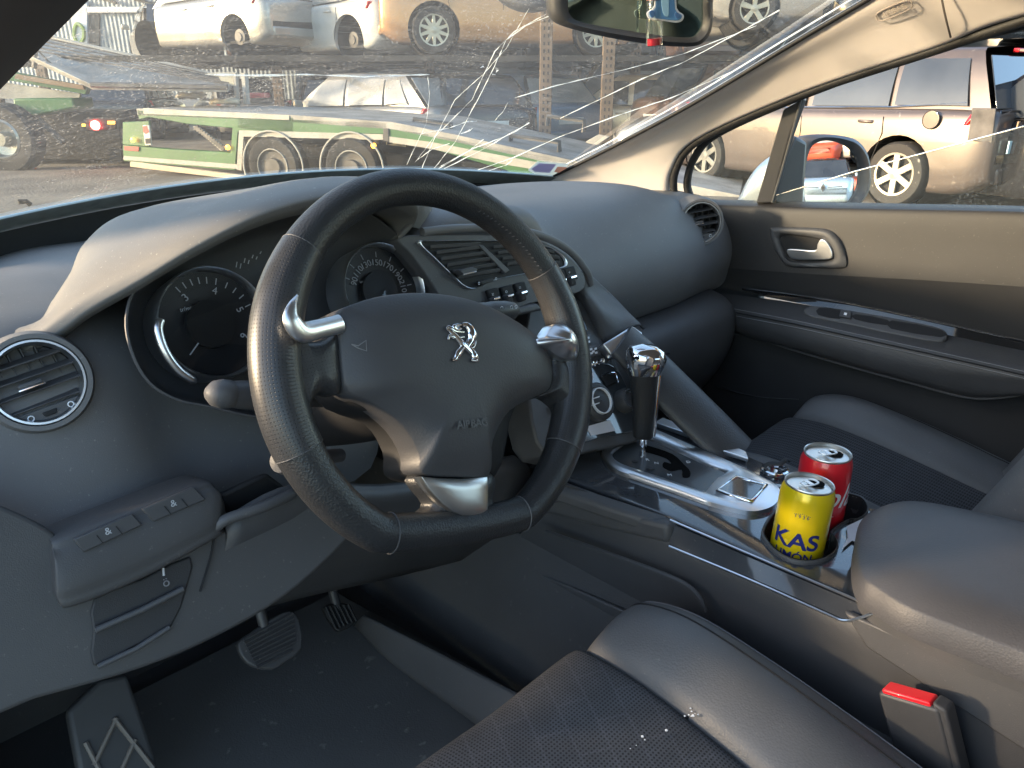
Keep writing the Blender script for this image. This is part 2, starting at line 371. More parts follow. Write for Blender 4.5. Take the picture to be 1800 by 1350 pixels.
# windscreen
ws = [[glass_pt(x, yb(x) + 0.06 - t * (yb(x) + 0.06 - 0.02)) for x in [XC + s * (0.74 - 0.12 * t) for s in [k / 8 - 1 for k in range(17)]]] for t in [k / 8 for k in range(9)]]
wind = gridmesh('windscreen', ws, 'screen', None, flip=True)
tag(wind, 'dusty cracked windscreen above the dashboard with a long crack fan', 'windscreen')
# black painted glass border along the base
fr = [[glass_pt(x, yb(x) + dy) + V(0, 0, -0.004) for x in [XC + s * 0.76 for s in [k / 12 - 1 for k in range(25)]]] for dy in (0.07, 0.0, -0.045)]
gridmesh('screen_border', fr, mat('grey dotted glass border', (0.26, 0.28, 0.265), 0.5, var=0.2, vscale=40, dust=0.5, dscale=300), wind)
tube('border_edge', [glass_pt(x, yb(x) - 0.046) + V(0, 0, -0.003) for x in [XC + s * 0.74 for s in [k / 12 - 1 for k in range(25)]]], 0.0022, mat('pale glass edge', (0.5, 0.6, 0.66), 0.3), wind, 6)
gridmesh('screen_gap', [[V(x, yb(x) + 0.020, zb(x) - 0.014), V(x, yb(x) + 0.02, zb(x) - .03), V(x, yb(x) + .03, .88)] for x in [XC + s * 0.77 for s in [k / 12 - 1 for k in range(25)]]], 'black', wind)
def crk(pts, w=1.0):
    q = [Pg(x, y, 0.0004) for x, y in pts]
    pp = []
    for a, b in zip(q, q[1:]):
        for s in range(7): pp.append(a + (b - a) * (s / 7) + V(random.uniform(-1, 1), 0, random.uniform(-.4, .4)) * (.0007 if s else 0))
    pp.append(q[-1])
    tube('crack', pp, [0.0008 * w * random.choice((.25, .6, .9, 1.2, 1.4)) for _ in pp], 'crack', wind, 4)
for c, w in (([(362, 131), (450, 133), (540, 131), (640, 135), (755, 131)], 1.2), ([(742, 235), (790, 225), (820, 214), (838, 213)], 1.0),
          ([(775, 292), (830, 262), (900, 235), (930, 216)], 1.2), ([(768, 303), (850, 262), (930, 216)], 1.0),
          ([(800, 313), (900, 278), (985, 240), (1080, 205), (1180, 172), (1290, 125)], 1.1),
          ([(800, 313), (860, 300), (890, 290), (900, 282)], 0.8), ([(905, 172), (980, 150), (1100, 122), (1200, 95), (1330, 45)], 0.9),
          ([(985, 208), (1060, 172), (1130, 138), (1200, 110), (1290, 62), (1370, 18)], 1.1), ([(742, 295), (765, 240), (830, 175), (870, 90), (905, 55), (960, 25)], 0.8),
          ([(760, 300), (800, 250), (845, 165), (872, 110), (890, 70), (925, 45), (968, 27)], 0.9), ([(715, 290), (750, 215), (755, 165), (752, 135)], 0.5),
          ([(730, 285), (770, 232), (800, 175), (850, 130), (890, 85), (930, 15)], 0.6), ([(770, 297), (820, 268), (850, 245)], 0.9), ([(735, 280), (760, 262), (790, 252)], 0.7),
          ([(870, 212), (885, 195), (893, 180)], 0.4), ([(810, 235), (825, 230), (830, 226)], 0.9)):
    crk(c, w)
# chips of crazed glass around the impact and along the fan
for x, y, s in ((870, 125, 5), (868, 132, 4), (825, 228, 3), (893, 60, 3), (850, 118, 4), (845, 160, 3)):
    q = Pg(x, y, 0.0006); r = glass_pt(q.x + 0.01, q.y) - glass_pt(q.x, q.y)
    mk('glass_chip', [q + V(random.uniform(-1, 1), random.uniform(-1, 1), random.uniform(-0.4, 0.4)) * 0.001 * s * 1.4 for _ in range(4)], [(0, 1, 2, 3)], 'crack', wind, False)
# licence and insurance stickers low on the passenger corner
def gsticker(name, pts, m): 
    return mk(name, [Pg(x, y, 0.002 + .001 * len([c for c in wind.children if c.name.startswith('sticker')])) for x, y in pts], [tuple(range(len(pts)))], m, wind, False)
gsticker('sticker', [(928, 299), (945, 284), (1000, 288), (985, 310), (940, 306)], sheermat('clear sticker holder', (0.62, 0.66, 0.60)))
gsticker('sticker', [(934, 297), (948, 287), (978, 289), (966, 304), (940, 302)], sheermat('violet sticker', (0.42, 0.36, 0.62)))
gsticker('sticker', [(974, 302), (980, 293), (997, 294), (988, 305)], sheermat('orange sticker', (0.75, 0.36, 0.28)))

# right pillar trim (pale) lofted between the glass edge and the door opening
pe = [P(930, 325, x=0.68), P(1010, 291, x=0.665), P(1190, 197, x=0.64), P(1400, 72, x=0.60), P(1545, -14, x=0.575), P(1700, -110, x=0.55)]
pm = [P(1050, 335, x=0.725), P(1110, 268, x=0.71), P(1240, 190, x=0.685), P(1430, 98, x=0.645), P(1600, 18, x=0.615), P(1790, -60, x=0.585)]
pi = [P(1172, 350, x=0.765), P(1180, 300, x=0.755), P(1222, 246, x=0.74), P(1400, 166, x=0.70), P(1640, 85, x=0.665), P(1850, 15, x=0.645)]
po = [p + V(0.05, 0.02, 0) for p in pi]; pf = [p + V(0.006, 0.010, 0.002) for p in pe]
prow = [[pf[i], pe[i], pe[i] * 0.62 + pm[i] * 0.38 + V(-0.008, -0.008, 0), pm[i] + V(-0.008, -0.01, 0.0), pi[i] * 0.75 + pm[i] * 0.25 + V(-0.006, -0.004, 0), pi[i], po[i]] for i in range(6)]
prow.append([p + V(-.01, -.55, .085) for p in prow[-1]])
pil = gridmesh('pillar_trim', loft(prow, 4, 8), 'pillar', car)
tag(pil, 'pale beige pillar trim on the passenger side')
# seal between trim and glass, door seals
tube('glass_seal', curve([p + V(-0.004, -0.004, 0) for p in pe], 6), 0.0045, 'rubber', car, 8)
tube('door_seal', curve([p + V(0.008, -0.006, 0.0) for p in [P(1178, 356, x=0.765)] + pi[1:]], 6), 0.0095, 'rubber', car, 10)
tube('glass_edge', curve([p + V(-0.008, 0.012, 0.006) for p in pe], 6), 0.0016, 'crack', wind, 6)
# airbag badge on pillar
q0 = P(1578, 12, x=0.606); ax = (P(1598, 3, x=0.602) - P(1558, 20, x=0.609)).normalized(); nrm = V(-0.86, -0.45, -0.25); ay = nrm.cross(ax).normalized()
nrm = ax.cross(ay) if ax.cross(ay).dot(nrm) > 0 else ay.cross(ax)
if ay.z < 0: ay = -ay
bd = []
for k in range(28):
    a = 2 * math.pi * k / 28; bd.append(q0 + ax * (0.030 * abs(math.cos(a)) ** 0.6 * math.copysign(1, math.cos(a))) + ay * (0.0085 * abs(math.sin(a)) ** 0.6 * math.copysign(1, math.sin(a))) + nrm * 0.014)
tube('badge_rim', bd, 0.0011, mat('shadow grey moulding', (0.34, 0.29, 0.25), 0.7), car, 6, closed=True)
text('AIRBAG', 0.0115, q0 + nrm * 0.0145, ax, ay, mat('embossed grey', (0.36, 0.31, 0.27), 0.7), car, bold=0.0002)
# joint line in the trim
tube('trim_joint', curve([P(1650, -12, x=0.583) + V(-.004, -.004, 0), P(1652, 20, x=0.602) + V(-.009, -.009, 0), P(1658, 42, x=0.618) + V(-.008, -.008, 0), P(1668, 66, x=0.645) + V(-.005, -.004, 0)], 5), 0.0016, mat('dark joint', (0.12, 0.10, 0.09), 0.8), car, 6)

# left pillar (driver side), dark and close to the lens
lp = [P(-260, 420, x=-0.69), P(-120, 290, x=-0.665), P(0, 158, x=-0.62), P(150, 6, x=-0.585), P(300, -150, x=-0.555)]
lg = []
for p in lp: lg.append([p + V(0, 0.0, 0), p + V(-0.02, -0.02, 0.02), p + V(-0.09, -0.05, 0.02), p + V(-0.13, 0.0, 0.0), p + V(-0.1, 0.08, -0.01), p + V(-0.01, 0.06, 0.0)])
gridmesh('pillar_cover', loft(lg, 4, 6, cu=True), mat('dark grey pillar cloth', (0.035, 0.034, 0.036), 0.7), car, cu=True)

# roof, rear shell and floor of the cabin so light only enters through the real openings
def shell(name, pts, m, th=0.03): return slab(name, pts, (pts[1] - pts[0]).cross(pts[2] - pts[0]), th, m, car, 0.006)
roof_g = [[V(XC + s * w, y, z - 0.05 * s * s) for s in (-1, -0.6, 0, 0.6, 1)] for y, z, w in ((0.03, 1.455, 0.62), (-0.2, 1.55, 0.64), (-0.7, 1.62, 0.64), (-1.5, 1.62, 0.62), (-2.3, 1.52, 0.6))]
gridmesh('roof', loft(roof_g, 4, 4), 'liner', car, thick=0.03)
# rear side walls with windows, tailgate
for s in (-1, 1):
    x = XC + s * 0.80
    sl_ = lambda n, p, m='dashlow': shell(n, [V(x, a, b) for a, b in p], m)
    sl_('rear_panel', [(-0.85, 0.25), (-2.4, 0.25), (-2.45, 1.04), (-0.85, 1.03)])
    x = XC + s * 0.74
    sl_('centre_pillar', [(-0.80, 1.00), (-0.95, 1.00), (-0.90, 1.56), (-0.78, 1.56)], 'liner')
    sl_('rear_pillar', [(-1.9, 1.00), (-2.45, 1.00), (-2.3, 1.54), (-2.0, 1.56)], 'liner')
    shell('roof_rail', [V(XC + s * 0.62, -0.1, 1.49), V(XC + s * 0.62, -2.3, 1.50), V(XC + s * 0.72, -2.3, 1.46), V(XC + s * 0.72, -0.1, 1.40)], 'liner')
shell('tailgate', [V(-0.76, -2.45, 0.3), V(0.84, -2.45, 0.3), V(0.84, -2.45, 1.05), V(-0.76, -2.45, 1.05)], 'dashlow')
shell('rear_bench', [V(-0.70, -1.55, 0.3), V(0.78, -1.55, 0.3), V(0.78, -1.8, 1.12), V(-0.70, -1.8, 1.12)], 'seatleather', 0.12)
shell('rear_cushion', [V(-0.70, -1.6, 0.66), V(0.78, -1.6, 0.66), V(0.78, -1.05, 0.66), V(-0.70, -1.05, 0.66)], 'seatleather', 0.15)
shell('floor_pan', [V(-0.78, 0.75, 0.27), V(0.80, 0.75, 0.27), V(0.80, -2.4, 0.27), V(-0.78, -2.4, 0.27)], 'carpet', 0.04)
shell('bulkhead', [V(-0.78, 0.62, 0.25), V(0.80, 0.62, 0.25), V(0.80, 0.70, 0.96), V(-0.78, 0.70, 0.96)], 'carpet', 0.03)
for s in (-1, 1): shell('kick_panel', [V(XC + s * .835, .30, .26), V(XC + s * .835, 1.05, .26), V(XC + s * .835, 1.0, .965), V(XC + s * .835, .30, .965)], 'dashlow', .025)
# scuttle, bonnet and front wings outside (low, mostly hidden by the dashboard)
hood = [[V(XC + s * w, y, z - 0.05 * s * s) for s in (-1, -0.5, 0, 0.5, 1)] for y, z, w in ((0.99, 0.955, 0.74), (1.2, 0.945, 0.78), (1.5, 0.90, 0.78), (1.85, 0.80, 0.72), (1.98, 0.62, 0.66))]
gridmesh('bonnet', loft(hood, 4, 4), 'bodypaint', car, thick=0.01)
for s in (-1, 1):
    fw = [[V(XC + s * w, y, z) for z, w in ((0.93, 0.76), (0.85, 0.86), (0.65, 0.92), (0.35, 0.90))] for y in (0.45, 0.9, 1.4, 1.85)]
    gridmesh('front_wing', loft(fw, 4, 3), 'bodypaint', car, thick=0.008)
    shell('sill', [V(XC + s * 0.78, 0.62, 0.30), V(XC + s * 0.86, 0.62, 0.28), V(XC + s * 0.86, -0.95, 0.28), V(XC + s * 0.78, -0.95, 0.30)], 'bodypaint', 0.06)
for s in (-1, 1):
    for y in (1.35, -1.75):
        lathe('wheel', [(0.0, 0.02), (0.22, 0.02), (0.23, 0.0), (0.32, -0.01), (0.345, 0.03), (0.345, 0.18), (0.3, 0.21), (0, 0.21)], V(XC + s * 0.90, y, 0.345), V(-s, 0, 0), 'rubber', car)
# wiper resting at the glass base
tube('wiper', [P(32, 355, y=0.98), P(46, 354, y=0.98), P(54, 360, y=0.98)], 0.004, 'black', car, 6)

# ================================================================ DASHBOARD
dash = empty('dashboard', (0.04, 0.4, 0.9), 'grey moulded dashboard running under the windscreen behind the steering wheel', 'dashboard')
def prof(x):
    L = [(.95, .985), (.80, 1.015), (.60, 1.03), (.47, 1.03), (.40, 1.015), (.35, .975), (.325, .93), (.315, .88), (.325, .82), (.36, .785), (.45, .77)]
    return L
def sect(x, pts): return [V(x, y, z) for y, z in pts]
left = [(.90, .955), (.78, .985), (.60, 1.005), (.42, 1.012), (.33, 1.005), (.28, .965), (.255, .92), (.24, .885), (.228, .855), (.215, .82), (.22, .77)]
mid_ = [(.95, .975), (.80, .995), (.60, 1.005), (.45, 1.00), (.37, .99), (.32, .96), (.30, .91), (.285, .88), (.265, .85), (.245, .81), (.25, .75)]
cent = [(.96, .985), (.82, 1.01), (.62, 1.025), (.45, 1.04), (.33, 1.06), (.275, 1.05), (.27, 1.0), (.26, .93), (.27, .86), (.31, .81), (.42, .79)]
pas = [(.95, .985), (.80, 1.01), (.62, 1.03), (.47, 1.035), (.39, 1.02), (.335, .98), (.305, .93), (.295, .875), (.31, .825), (.345, .79), (.45, .77)]
pas2 = [(.86, .965), (.74, .985), (.60, 1.0), (.49, 1.005), (.41, .995), (.365, .97), (.335, .93), (.32, .88), (.33, .83), (.36, .79), (.45, .77)]
secs = [sect(-0.80, [(y, z - (.03 if z > .97 else 0)) for y, z in left]), sect(-0.70, left), sect(-0.60, left), sect(-0.50, mid_), sect(-0.30, mid_), sect(-0.17, cent), sect(0.02, cent), sect(0.16, pas), sect(0.34, pas), sect(0.52, pas), sect(0.66, pas2), sect(0.78, [(y + 0.02, z - .01) for y, z in pas2])]
gridmesh('dash_skin', loft(secs, 6, 6), 'dash', dash, sharp=80, flip=True)
# ---- round end vents
def round_vent(c, R, nrm, nm, par=None):
    nrm = nrm.normalized(); up = V(0, 0, 1); rt = up.cross(nrm).normalized() * -1; up2 = nrm.cross(rt) * -1
    if up2.z < 0: up2 = -up2
    v = lathe('air_vent', [(R * 1.34, -0.05), (R * 1.28, -0.014), (R * 1.17, 0.004), (R * 1.06, 0.004), (R * 1.03, -0.002)], c, nrm, 'dash', par, 48)
    lathe('vent_ring', [(R * 1.04, -0.004), (R * 1.02, 0.004), (R * 0.97, 0.004), (R * 0.93, -0.004), (R * 0.92, -0.012)], c, nrm, 'satin', v, 48)
    lathe('vent_well', [(R * 0.94, -0.006), (R * 0.93, -0.035), (0.001, -0.036)], c, nrm, 'black', v, 40)
    tl = R_(-9); r2 = rt * math.cos(tl) + up2 * math.sin(tl); u2 = up2 * math.cos(tl) - rt * math.sin(tl)
    for k in range(4):
        h = (0.55 - 0.36 * k) * R; w = math.sqrt(R * R * 0.86 - h * h)
        a, b = c + u2 * h - r2 * w, c + u2 * h + r2 * w
        slab('slat', [a - nrm * 0.004, b - nrm * 0.004, b - nrm * 0.016 + u2 * 0.005, a - nrm * 0.016 + u2 * 0.005], nrm * 0.4 + u2, 0.0018, 'dark', v, 0.0006, 2)
    for k in range(5):
        h = (0.6 - 0.3 * k) * R; w = math.sqrt(max(R * R * 0.8 - h * h, 0))
        slab('fin', [c + r2 * h + u2 * w - nrm * 0.018, c + r2 * h - u2 * w * 0.9 - nrm * 0.018, c + r2 * (h + .001) - u2 * w * 0.9 - nrm * 0.03, c + r2 * (h + .001) + u2 * w - nrm * 0.03], rt, 0.001, 'dark', v, 0)
    slab('vent_tab', [c + r2 * a * R + u2 * b * R + nrm * 0.0015 for a, b in ((-0.12, -0.06), (0.42, -0.06), (0.42, 0.08), (-0.12, 0.08))], nrm, 0.008, 'dashlow', v, 0.002)
    slab('tab_trim', [c + r2 * a * R + u2 * b * R + nrm * 0.0025 for a, b in ((-0.14, -0.09), (0.44, -0.09), (0.44, -0.04), (-0.14, -0.04))], nrm, 0.003, 'chrome', v, 0.0006)
    ch = [c + r2 * (math.sin(a) * R * 0.93) - u2 * (math.cos(a) * R * 0.93) - nrm * 0.003 for a in [R_(x) for x in range(-48, 49, 8)]]
    slab('vent_lip', ch, nrm, 0.01, 'dashlow', v, 0.001)
    slab('thumb_wheel', [c + r2 * a * R + u2 * b * R - nrm * 0.001 for a, b in ((-0.10, -0.84), (0.16, -0.84), (0.20, -0.72), (-0.14, -0.72))], nrm, 0.004, 'black', v, 0.001)
    for sgn in (-1, 1):
        q = c + r2 * (0.45 * sgn * R) - u2 * (0.76 * R) - nrm * 0.002
        tube('dial_mark', [q + (r2 * math.cos(a) + u2 * math.sin(a)) * R * 0.065 for a in [k * math.pi / 5 for k in range(10)]], 0.0006, 'white', v, 4, closed=True)
    return v
round_vent(P(66, 672, y=0.262), 0.0395, V(-0.10, -0.94, 0.33), 'l', dash)
round_vent(P(1232, 391, y=0.330), 0.041, V(-0.62, -0.76, 0.10), 'r', dash)
# ---- cluster hood : front lip, crown, back
lipf = [P(92, 584, y=0.285), P(160, 535, y=0.265), P(242, 488, y=0.235), P(350, 424, y=0.195), P(470, 368, y=0.165), P(590, 340, y=0.155), P(680, 338, y=0.165), P(728, 352, y=0.19), P(733, 378, y=0.215), P(700, 415, y=0.245)]
crown = [P(70, 575, y=0.33), P(120, 510, y=0.33), P(190, 445, y=0.32), P(310, 385, y=0.30), P(440, 345, y=0.28), P(560, 322, y=0.27), P(670, 325, y=0.27), P(738, 342, y=0.28), P(752, 375, y=0.29), P(745, 412, y=0.29)]
cr2 = [P(60, 560, y=0.40), P(118, 490, y=0.42), P(150, 425, y=0.44), P(230, 372, y=0.44), P(420, 338, y=0.42), P(545, 320, y=0.40), P(665, 322, y=0.39), P(742, 338, y=0.37), P(765, 375, y=0.35), P(770, 410, y=0.33)]
back = [P(60, 560, y=0.44) + V(0, 0.03, -0.03), P(118, 495, y=0.5) + V(0, 0.03, -0.03), P(150, 450, y=0.56) + V(0, 0.02, -0.03), P(200, 405, y=0.66) + V(0, 0, -0.02), P(400, 350, y=0.66) + V(0, 0, -0.03), P(545, 330, y=0.62) + V(0, 0, -0.03), P(665, 330, y=0.56) + V(0, 0, -0.03), P(750, 345, y=0.5) + V(0, 0, -0.04), P(775, 375, y=0.40) + V(0, 0, -0.04), P(780, 410, y=0.36) + V(0, 0, -0.03)]
inn = [p + V(0.003, 0.028, -0.020) for p in lipf]
inn0 = [p + V(0.0, 0.009, -0.013) for p in lipf]
inn2 = [p * 1.0 + V(0.01, 0.10, -0.030) for p in lipf]
hg = [inn2, inn, inn0, [p + V(0, 0.001, -0.006) for p in lipf], lipf, [a * 0.85 + b * 0.15 + V(-.003, -0.001, 0.007) for a, b in zip(lipf, crown)], [a * 0.5 + b * 0.5 + V(-.002, 0, 0.011) for a, b in zip(lipf, crown)], [p + V(0, 0, .006) for p in crown], cr2, back]
for r_i, (r, yy) in enumerate(zip(hg, (.30, .30, .30, .30, .30, .31, .33, .36, .42, .47))):
    b0 = r[0]; r.insert(0, V(b0.x - .035, max(b0.y, yy) + .004, 1.001 if yy > .33 else .985 + (yy - .30) * .5))
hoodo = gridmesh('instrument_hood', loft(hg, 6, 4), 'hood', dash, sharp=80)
# ---- instrument bowl
FN = V(0.0, -0.93, 0.37).normalized(); FC = V(-0.41, 0.262, 0.965)
def Pf(px, py, off=0): return P(px, py, pl=(FC + FN * off, FN))
bowl_px = [(222, 560), (232, 620), (262, 672), (310, 702), (370, 715), (470, 735), (620, 735), (800, 660), (770, 560), (745, 470), (700, 415), (620, 365), (500, 372), (400, 410), (300, 465), (240, 505)]
bo = [Pf(x, y, 0.03) for x, y in bowl_px]; cen = Pf(500, 560, -0.03)
bg = [[q + FN * 0.0 for q in curve(bo, 4, True)]]
for s, d in ((0.94, -0.004), (0.91, -0.014), (0.86, -0.026), (0.5, -0.030), (0.02, -0.030)):
    bg.append([cen + (q - (FC * 0 + cen)) * s - FN * ((q - cen).dot(FN) * s) + FN * (d + 0.03) for q in bg[0]])
gridmesh('instrument_bowl', bg, mat('black instrument panel', (0.07, 0.071, 0.075), 0.5, bump=0.2, dust=0.12), dash, cu=True, sharp=70)
tube('bowl_edge', bg[0][:], 0.0016, 'dashlow', dash, 6, closed=True)
# ---- gauges
def gauge(cx, cy, R, tab):
    c = Pf(cx, cy, 0.016); rt = V(1, 0, 0); up = FN.cross(rt) * -1
    if up.z < 0: up = -up
    g = lathe('gauge', [(R * 1.0, -0.03), (R * 1.02, 0.012), (R * 0.99, 0.017), (R * 0.955, 0.014), (R * 0.95, 0.0)], c, FN, 'satin', dash, 56)
    lathe('dial_face', [(R * 0.95, 0.001), (R * 0.6, -0.002), (R * 0.45, -0.003), (0.001, -0.003)], c, FN, mat('black dial', (0.012, 0.013, 0.015), 0.35), g, 48)
    lathe('dial_hub', [(R * 0.44, -0.003), (R * 0.43, 0.003), (R * 0.41, 0.003), (0.001, 0.002)], c, FN, mat('black dial hub', (0.010, 0.011, 0.012), 0.3), g, 40)
    lathe('lens', [(R * 0.95, 0.011), (0.001, 0.013)], c, FN, 'gaugeglass', g, 40)
    for a, lab in tab:
        r = R_(a); dr = rt * math.cos(r) + up * math.sin(r); tn = FN.cross(dr)
        mk('tick', [c + dr * R * 0.86 + tn * 0.0006 + FN * 0.0005, c + dr * R * 0.86 - tn * 0.0006 + FN * 0.0005, c + dr * R * 0.74 - tn * 0.0006 + FN * 0.0005, c + dr * R * 0.74 + tn * 0.0006 + FN * 0.0005], [(0, 1, 2, 3)], 'dimwhite', g, False)
        if lab: text(lab, R * 0.19, c + dr * R * 0.62 + FN * 0.0005, tn * -1 if False else (rt * math.cos(r - math.pi / 2) + up * math.sin(r - math.pi / 2)), dr, 'dimwhite', g, 'numeral')
    return g, c, rt, up
tach, tc_, trt, tup = gauge(370, 570, 0.0600, [(118, '3'), (108, ''), (98, ''), (88, ''), (78, ''), (66, '4'), (52, ''), (40, ''), (28, ''), (14, '5'), (0, ''), (-14, ''), (-32, '6')])
text('tr/min x 1000', 0.0062, tc_ + tup * 0.021 - trt * 0.010 + FN * 0.0008, trt, tup, 'dimwhite', tach, 'unit')
tube('needle', [tc_ - trt * 0.02 - tup * 0.017 + FN * 0.004, tc_ - trt * 0.032 - tup * 0.027 + FN * 0.004], 0.0008, 'dimwhite', tach, 6)
speedo, sc_, srt, sup = gauge(667, 512, 0.0590, [(150, '90'), (128, '110'), (104, '130'), (78, '150'), (52, '170'), (26, '190'), (0, '210')])
text('km/h', 0.005, sc_ + sup * 0.016 - srt * 0.02 + FN * 0.0008, srt, sup, 'dimwhite', speedo, 'unit')
# chrome trim horn left of the tachometer
tube('gauge_trim', curve([Pf(283, 560, .03), Pf(278, 580, .034), Pf(290, 618, .034), Pf(315, 652, .03), Pf(345, 672, .026)], 5), [0.001] + [0.0048] * 19 + [0.002], 'satin', tach, 8)
# small fuel gauge ticks between the dials
for k in range(7):
    q = Pf(415 + k * 7, 470 + k * -4 + (k % 2) * 6, 0.012)
    tube('fuel_mark', [q, q + V(0.002, 0, 0.006 - k * 0.0006)], 0.0006, 'dimwhite', dash, 4)

# ---- centre vent panel
CN = V(0.0, -0.955, 0.30).normalized(); CC = V(-0.05, 0.232, 1.0)
def Pc(px, py, off=0): return P(px, py, pl=(CC + CN * off, CN))
def outl(pts, f, k=4, off=0): return curve([f(x, y, off) for x, y in pts], k, True)
panel = slab('centre_panel', outl([(700, 418), (760, 412), (860, 412), (930, 418), (985, 440), (1022, 475), (1028, 505), (1000, 520), (930, 535), (880, 560), (830, 560), (790, 545), (760, 500), (725, 450)], Pc, 4, 0.004), CN, 0.08, 'dashlow', dash, 0.004, 4)
vt = [(734, 426), (760, 424), (840, 423), (900, 425), (955, 432), (985, 447), (996, 463), (985, 471), (930, 480), (870, 492), (835, 507), (815, 504), (795, 487), (765, 458)]
vo = [Pc(x, y, 0.006) for x, y in vt]; vcen = sum(vo, V(0, 0, 0)) / len(vo)
ringframe('vent_surround', vo, [vcen + (q - vcen) * 0.965 for q in vo], CN, 0.003, 'satin', panel)
slab('vent_recess', curve([vcen + (q - vcen) * 0.965 for q in vo], 4, True), CN, 0.004, 'black', panel, 0)
# slats of both vent openings
for k, (a, b) in enumerate((((757, 437), (845, 432)), ((768, 447), (848, 437)), ((776, 458), (856, 447)), ((787, 469), (864, 457)), ((797, 480), (873, 467)), ((806, 490), (880, 477)),
                            ((868, 437), (905, 434)), ((876, 447), (915, 443)), ((884, 457), (925, 452)), ((892, 467), (935, 461)), ((955, 441), (975, 446)), ((955, 450), (985, 456)), ((950, 461), (985, 465)))):
    p0, p1 = Pc(*a, 0.009), Pc(*b, 0.009)
    slab('slat', [p0, p1, p1 + V(0, 0.0, 0.005), p0 + V(0, 0.0, 0.005)], CN + V(0, 0, 0.6), 0.002, 'dark', panel, 0.0006, 2)
slab('vent_divider', [Pc(840, 430, 0.011), Pc(849, 430, 0.011), Pc(897, 475, 0.011), Pc(888, 481, 0.011)], CN, 0.01, 'dashlow', panel, 0.0015)
slab('vent_tab', [Pc(806, 474, 0.02), Pc(830, 469, 0.02), Pc(841, 472, 0.02), Pc(838, 478, 0.02), Pc(814, 483, 0.02)], CN, 0.014, 'dark', panel, 0.002)
slab('tab_trim', [Pc(815, 481, 0.021), Pc(838, 476, 0.021), Pc(838, 478.5, 0.021), Pc(816, 484, 0.021)], CN, 0.003, 'chrome', panel, 0.0004)
slab('thumb_wheel', [Pc(844, 494, 0.013), Pc(866, 488, 0.013), Pc(869, 494, 0.013), Pc(847, 501, 0.013)], CN, 0.01, 'rubber', panel, 0.001)
for x, y in ((842, 498), (872, 490)):
    q = Pc(x, y, 0.0125); tube('dial_mark', [q + V(math.cos(a), 0, math.sin(a)) * 0.0016 for a in [k * math.pi / 5 for k in range(10)]], 0.0005, 'white', panel, 4, closed=True)
# toggle switches under the vents
for i, (x, y) in enumerate(((868, 520), (892, 515), (916, 509), (985, 488), (1003, 482))):
    sw = slab('toggle_switch', [Pc(x - 11, y - 10, 0.010), Pc(x + 7, y - 15, 0.010), Pc(x + 14, y + 8, 0.010), Pc(x - 3, y + 14, 0.010)], CN, 0.016, 'black', panel, 0.002)
    sw2 = slab('toggle', [Pc(x - 2, y + 3, 0.018), Pc(x + 9, y, 0.018), Pc(x + 12, y + 18, 0.012), Pc(x + 1, y + 22, 0.012)], CN, 0.012, 'dark', sw, 0.003)
    slab('toggle_trim', [Pc(x + 1, y + 4, 0.0205), Pc(x + 11, y + 1, 0.0205), Pc(x + 12, y + 5, 0.0205), Pc(x + 2, y + 8, 0.0205)], CN, 0.004, 'chrome', sw2, 0.0008) if False else None
    slab('switch_trim', [Pc(x + 1, y + 4, 0.0205), Pc(x + 11, y + 1, 0.0205), Pc(x + 12, y + 5, 0.0205), Pc(x + 2, y + 8, 0.0205)], CN, 0.004, 'chrome', sw, 0.0008)
    text(('x', 'o', '=', '8', '+')[i], 0.008, Pc(x - 2, y - 3, 0.0108), V(1, 0, 0), V(0, 0.3, 0.95), 'dimwhite', sw, 'switch_mark')
slab('switch_shelf', [Pc(850, 552, 0.02), Pc(945, 532, 0.02), Pc(955, 545, 0.02), Pc(860, 566, 0.02)], CN, 0.07, 'dark', dash, 0.004)
# ---- centre stack sloping to the console
SN = V(0.0, -0.86, 0.51).normalized(); SC = P(1050, 700, x=0.06)
SC = V(0.06, 0.165, 0.80)
def Ps(px, py, off=0): return P(px, py, pl=(SC + SN * off, SN))
stack = slab('centre_stack', outl([(930, 545), (1008, 520), (1040, 560), (1085, 640), (1120, 720), (1130, 770), (1050, 790), (960, 800), (930, 700)], Ps, 3, 0.0), SN, 0.06, 'dashlow', dash, 0.004)
side = [[Pc(1008, 492, 0.0) + V(0.0, 0.03, 0), Pc(1020, 476, -0.0), Pc(1032, 480, -0.02), Pc(1040, 487, -0.05)],
        [Ps(1015, 530, -0.01), Ps(1030, 512, 0.02), P(1062, 515, x=0.19), P(1075, 520, x=0.21)],
        [Ps(1035, 565, -0.01), Ps(1052, 550, 0.02), P(1095, 548, x=0.185), P(1106, 552, x=0.205)],
        [Ps(1055, 605, -0.01), P(1068, 600, x=0.125), P(1118, 572, x=0.18), P(1132, 578, x=0.205)]]
gridmesh('stack_flank', loft(side, 5, 5), 'dashlow', dash, sharp=70, thick=0.004)
tube('stack_chrome_line', curve([Ps(1003, 520, .008), Ps(1018, 560, .008), Ps(1030, 590, .008)], 5), 0.0012, 'chrome', stack, 6)
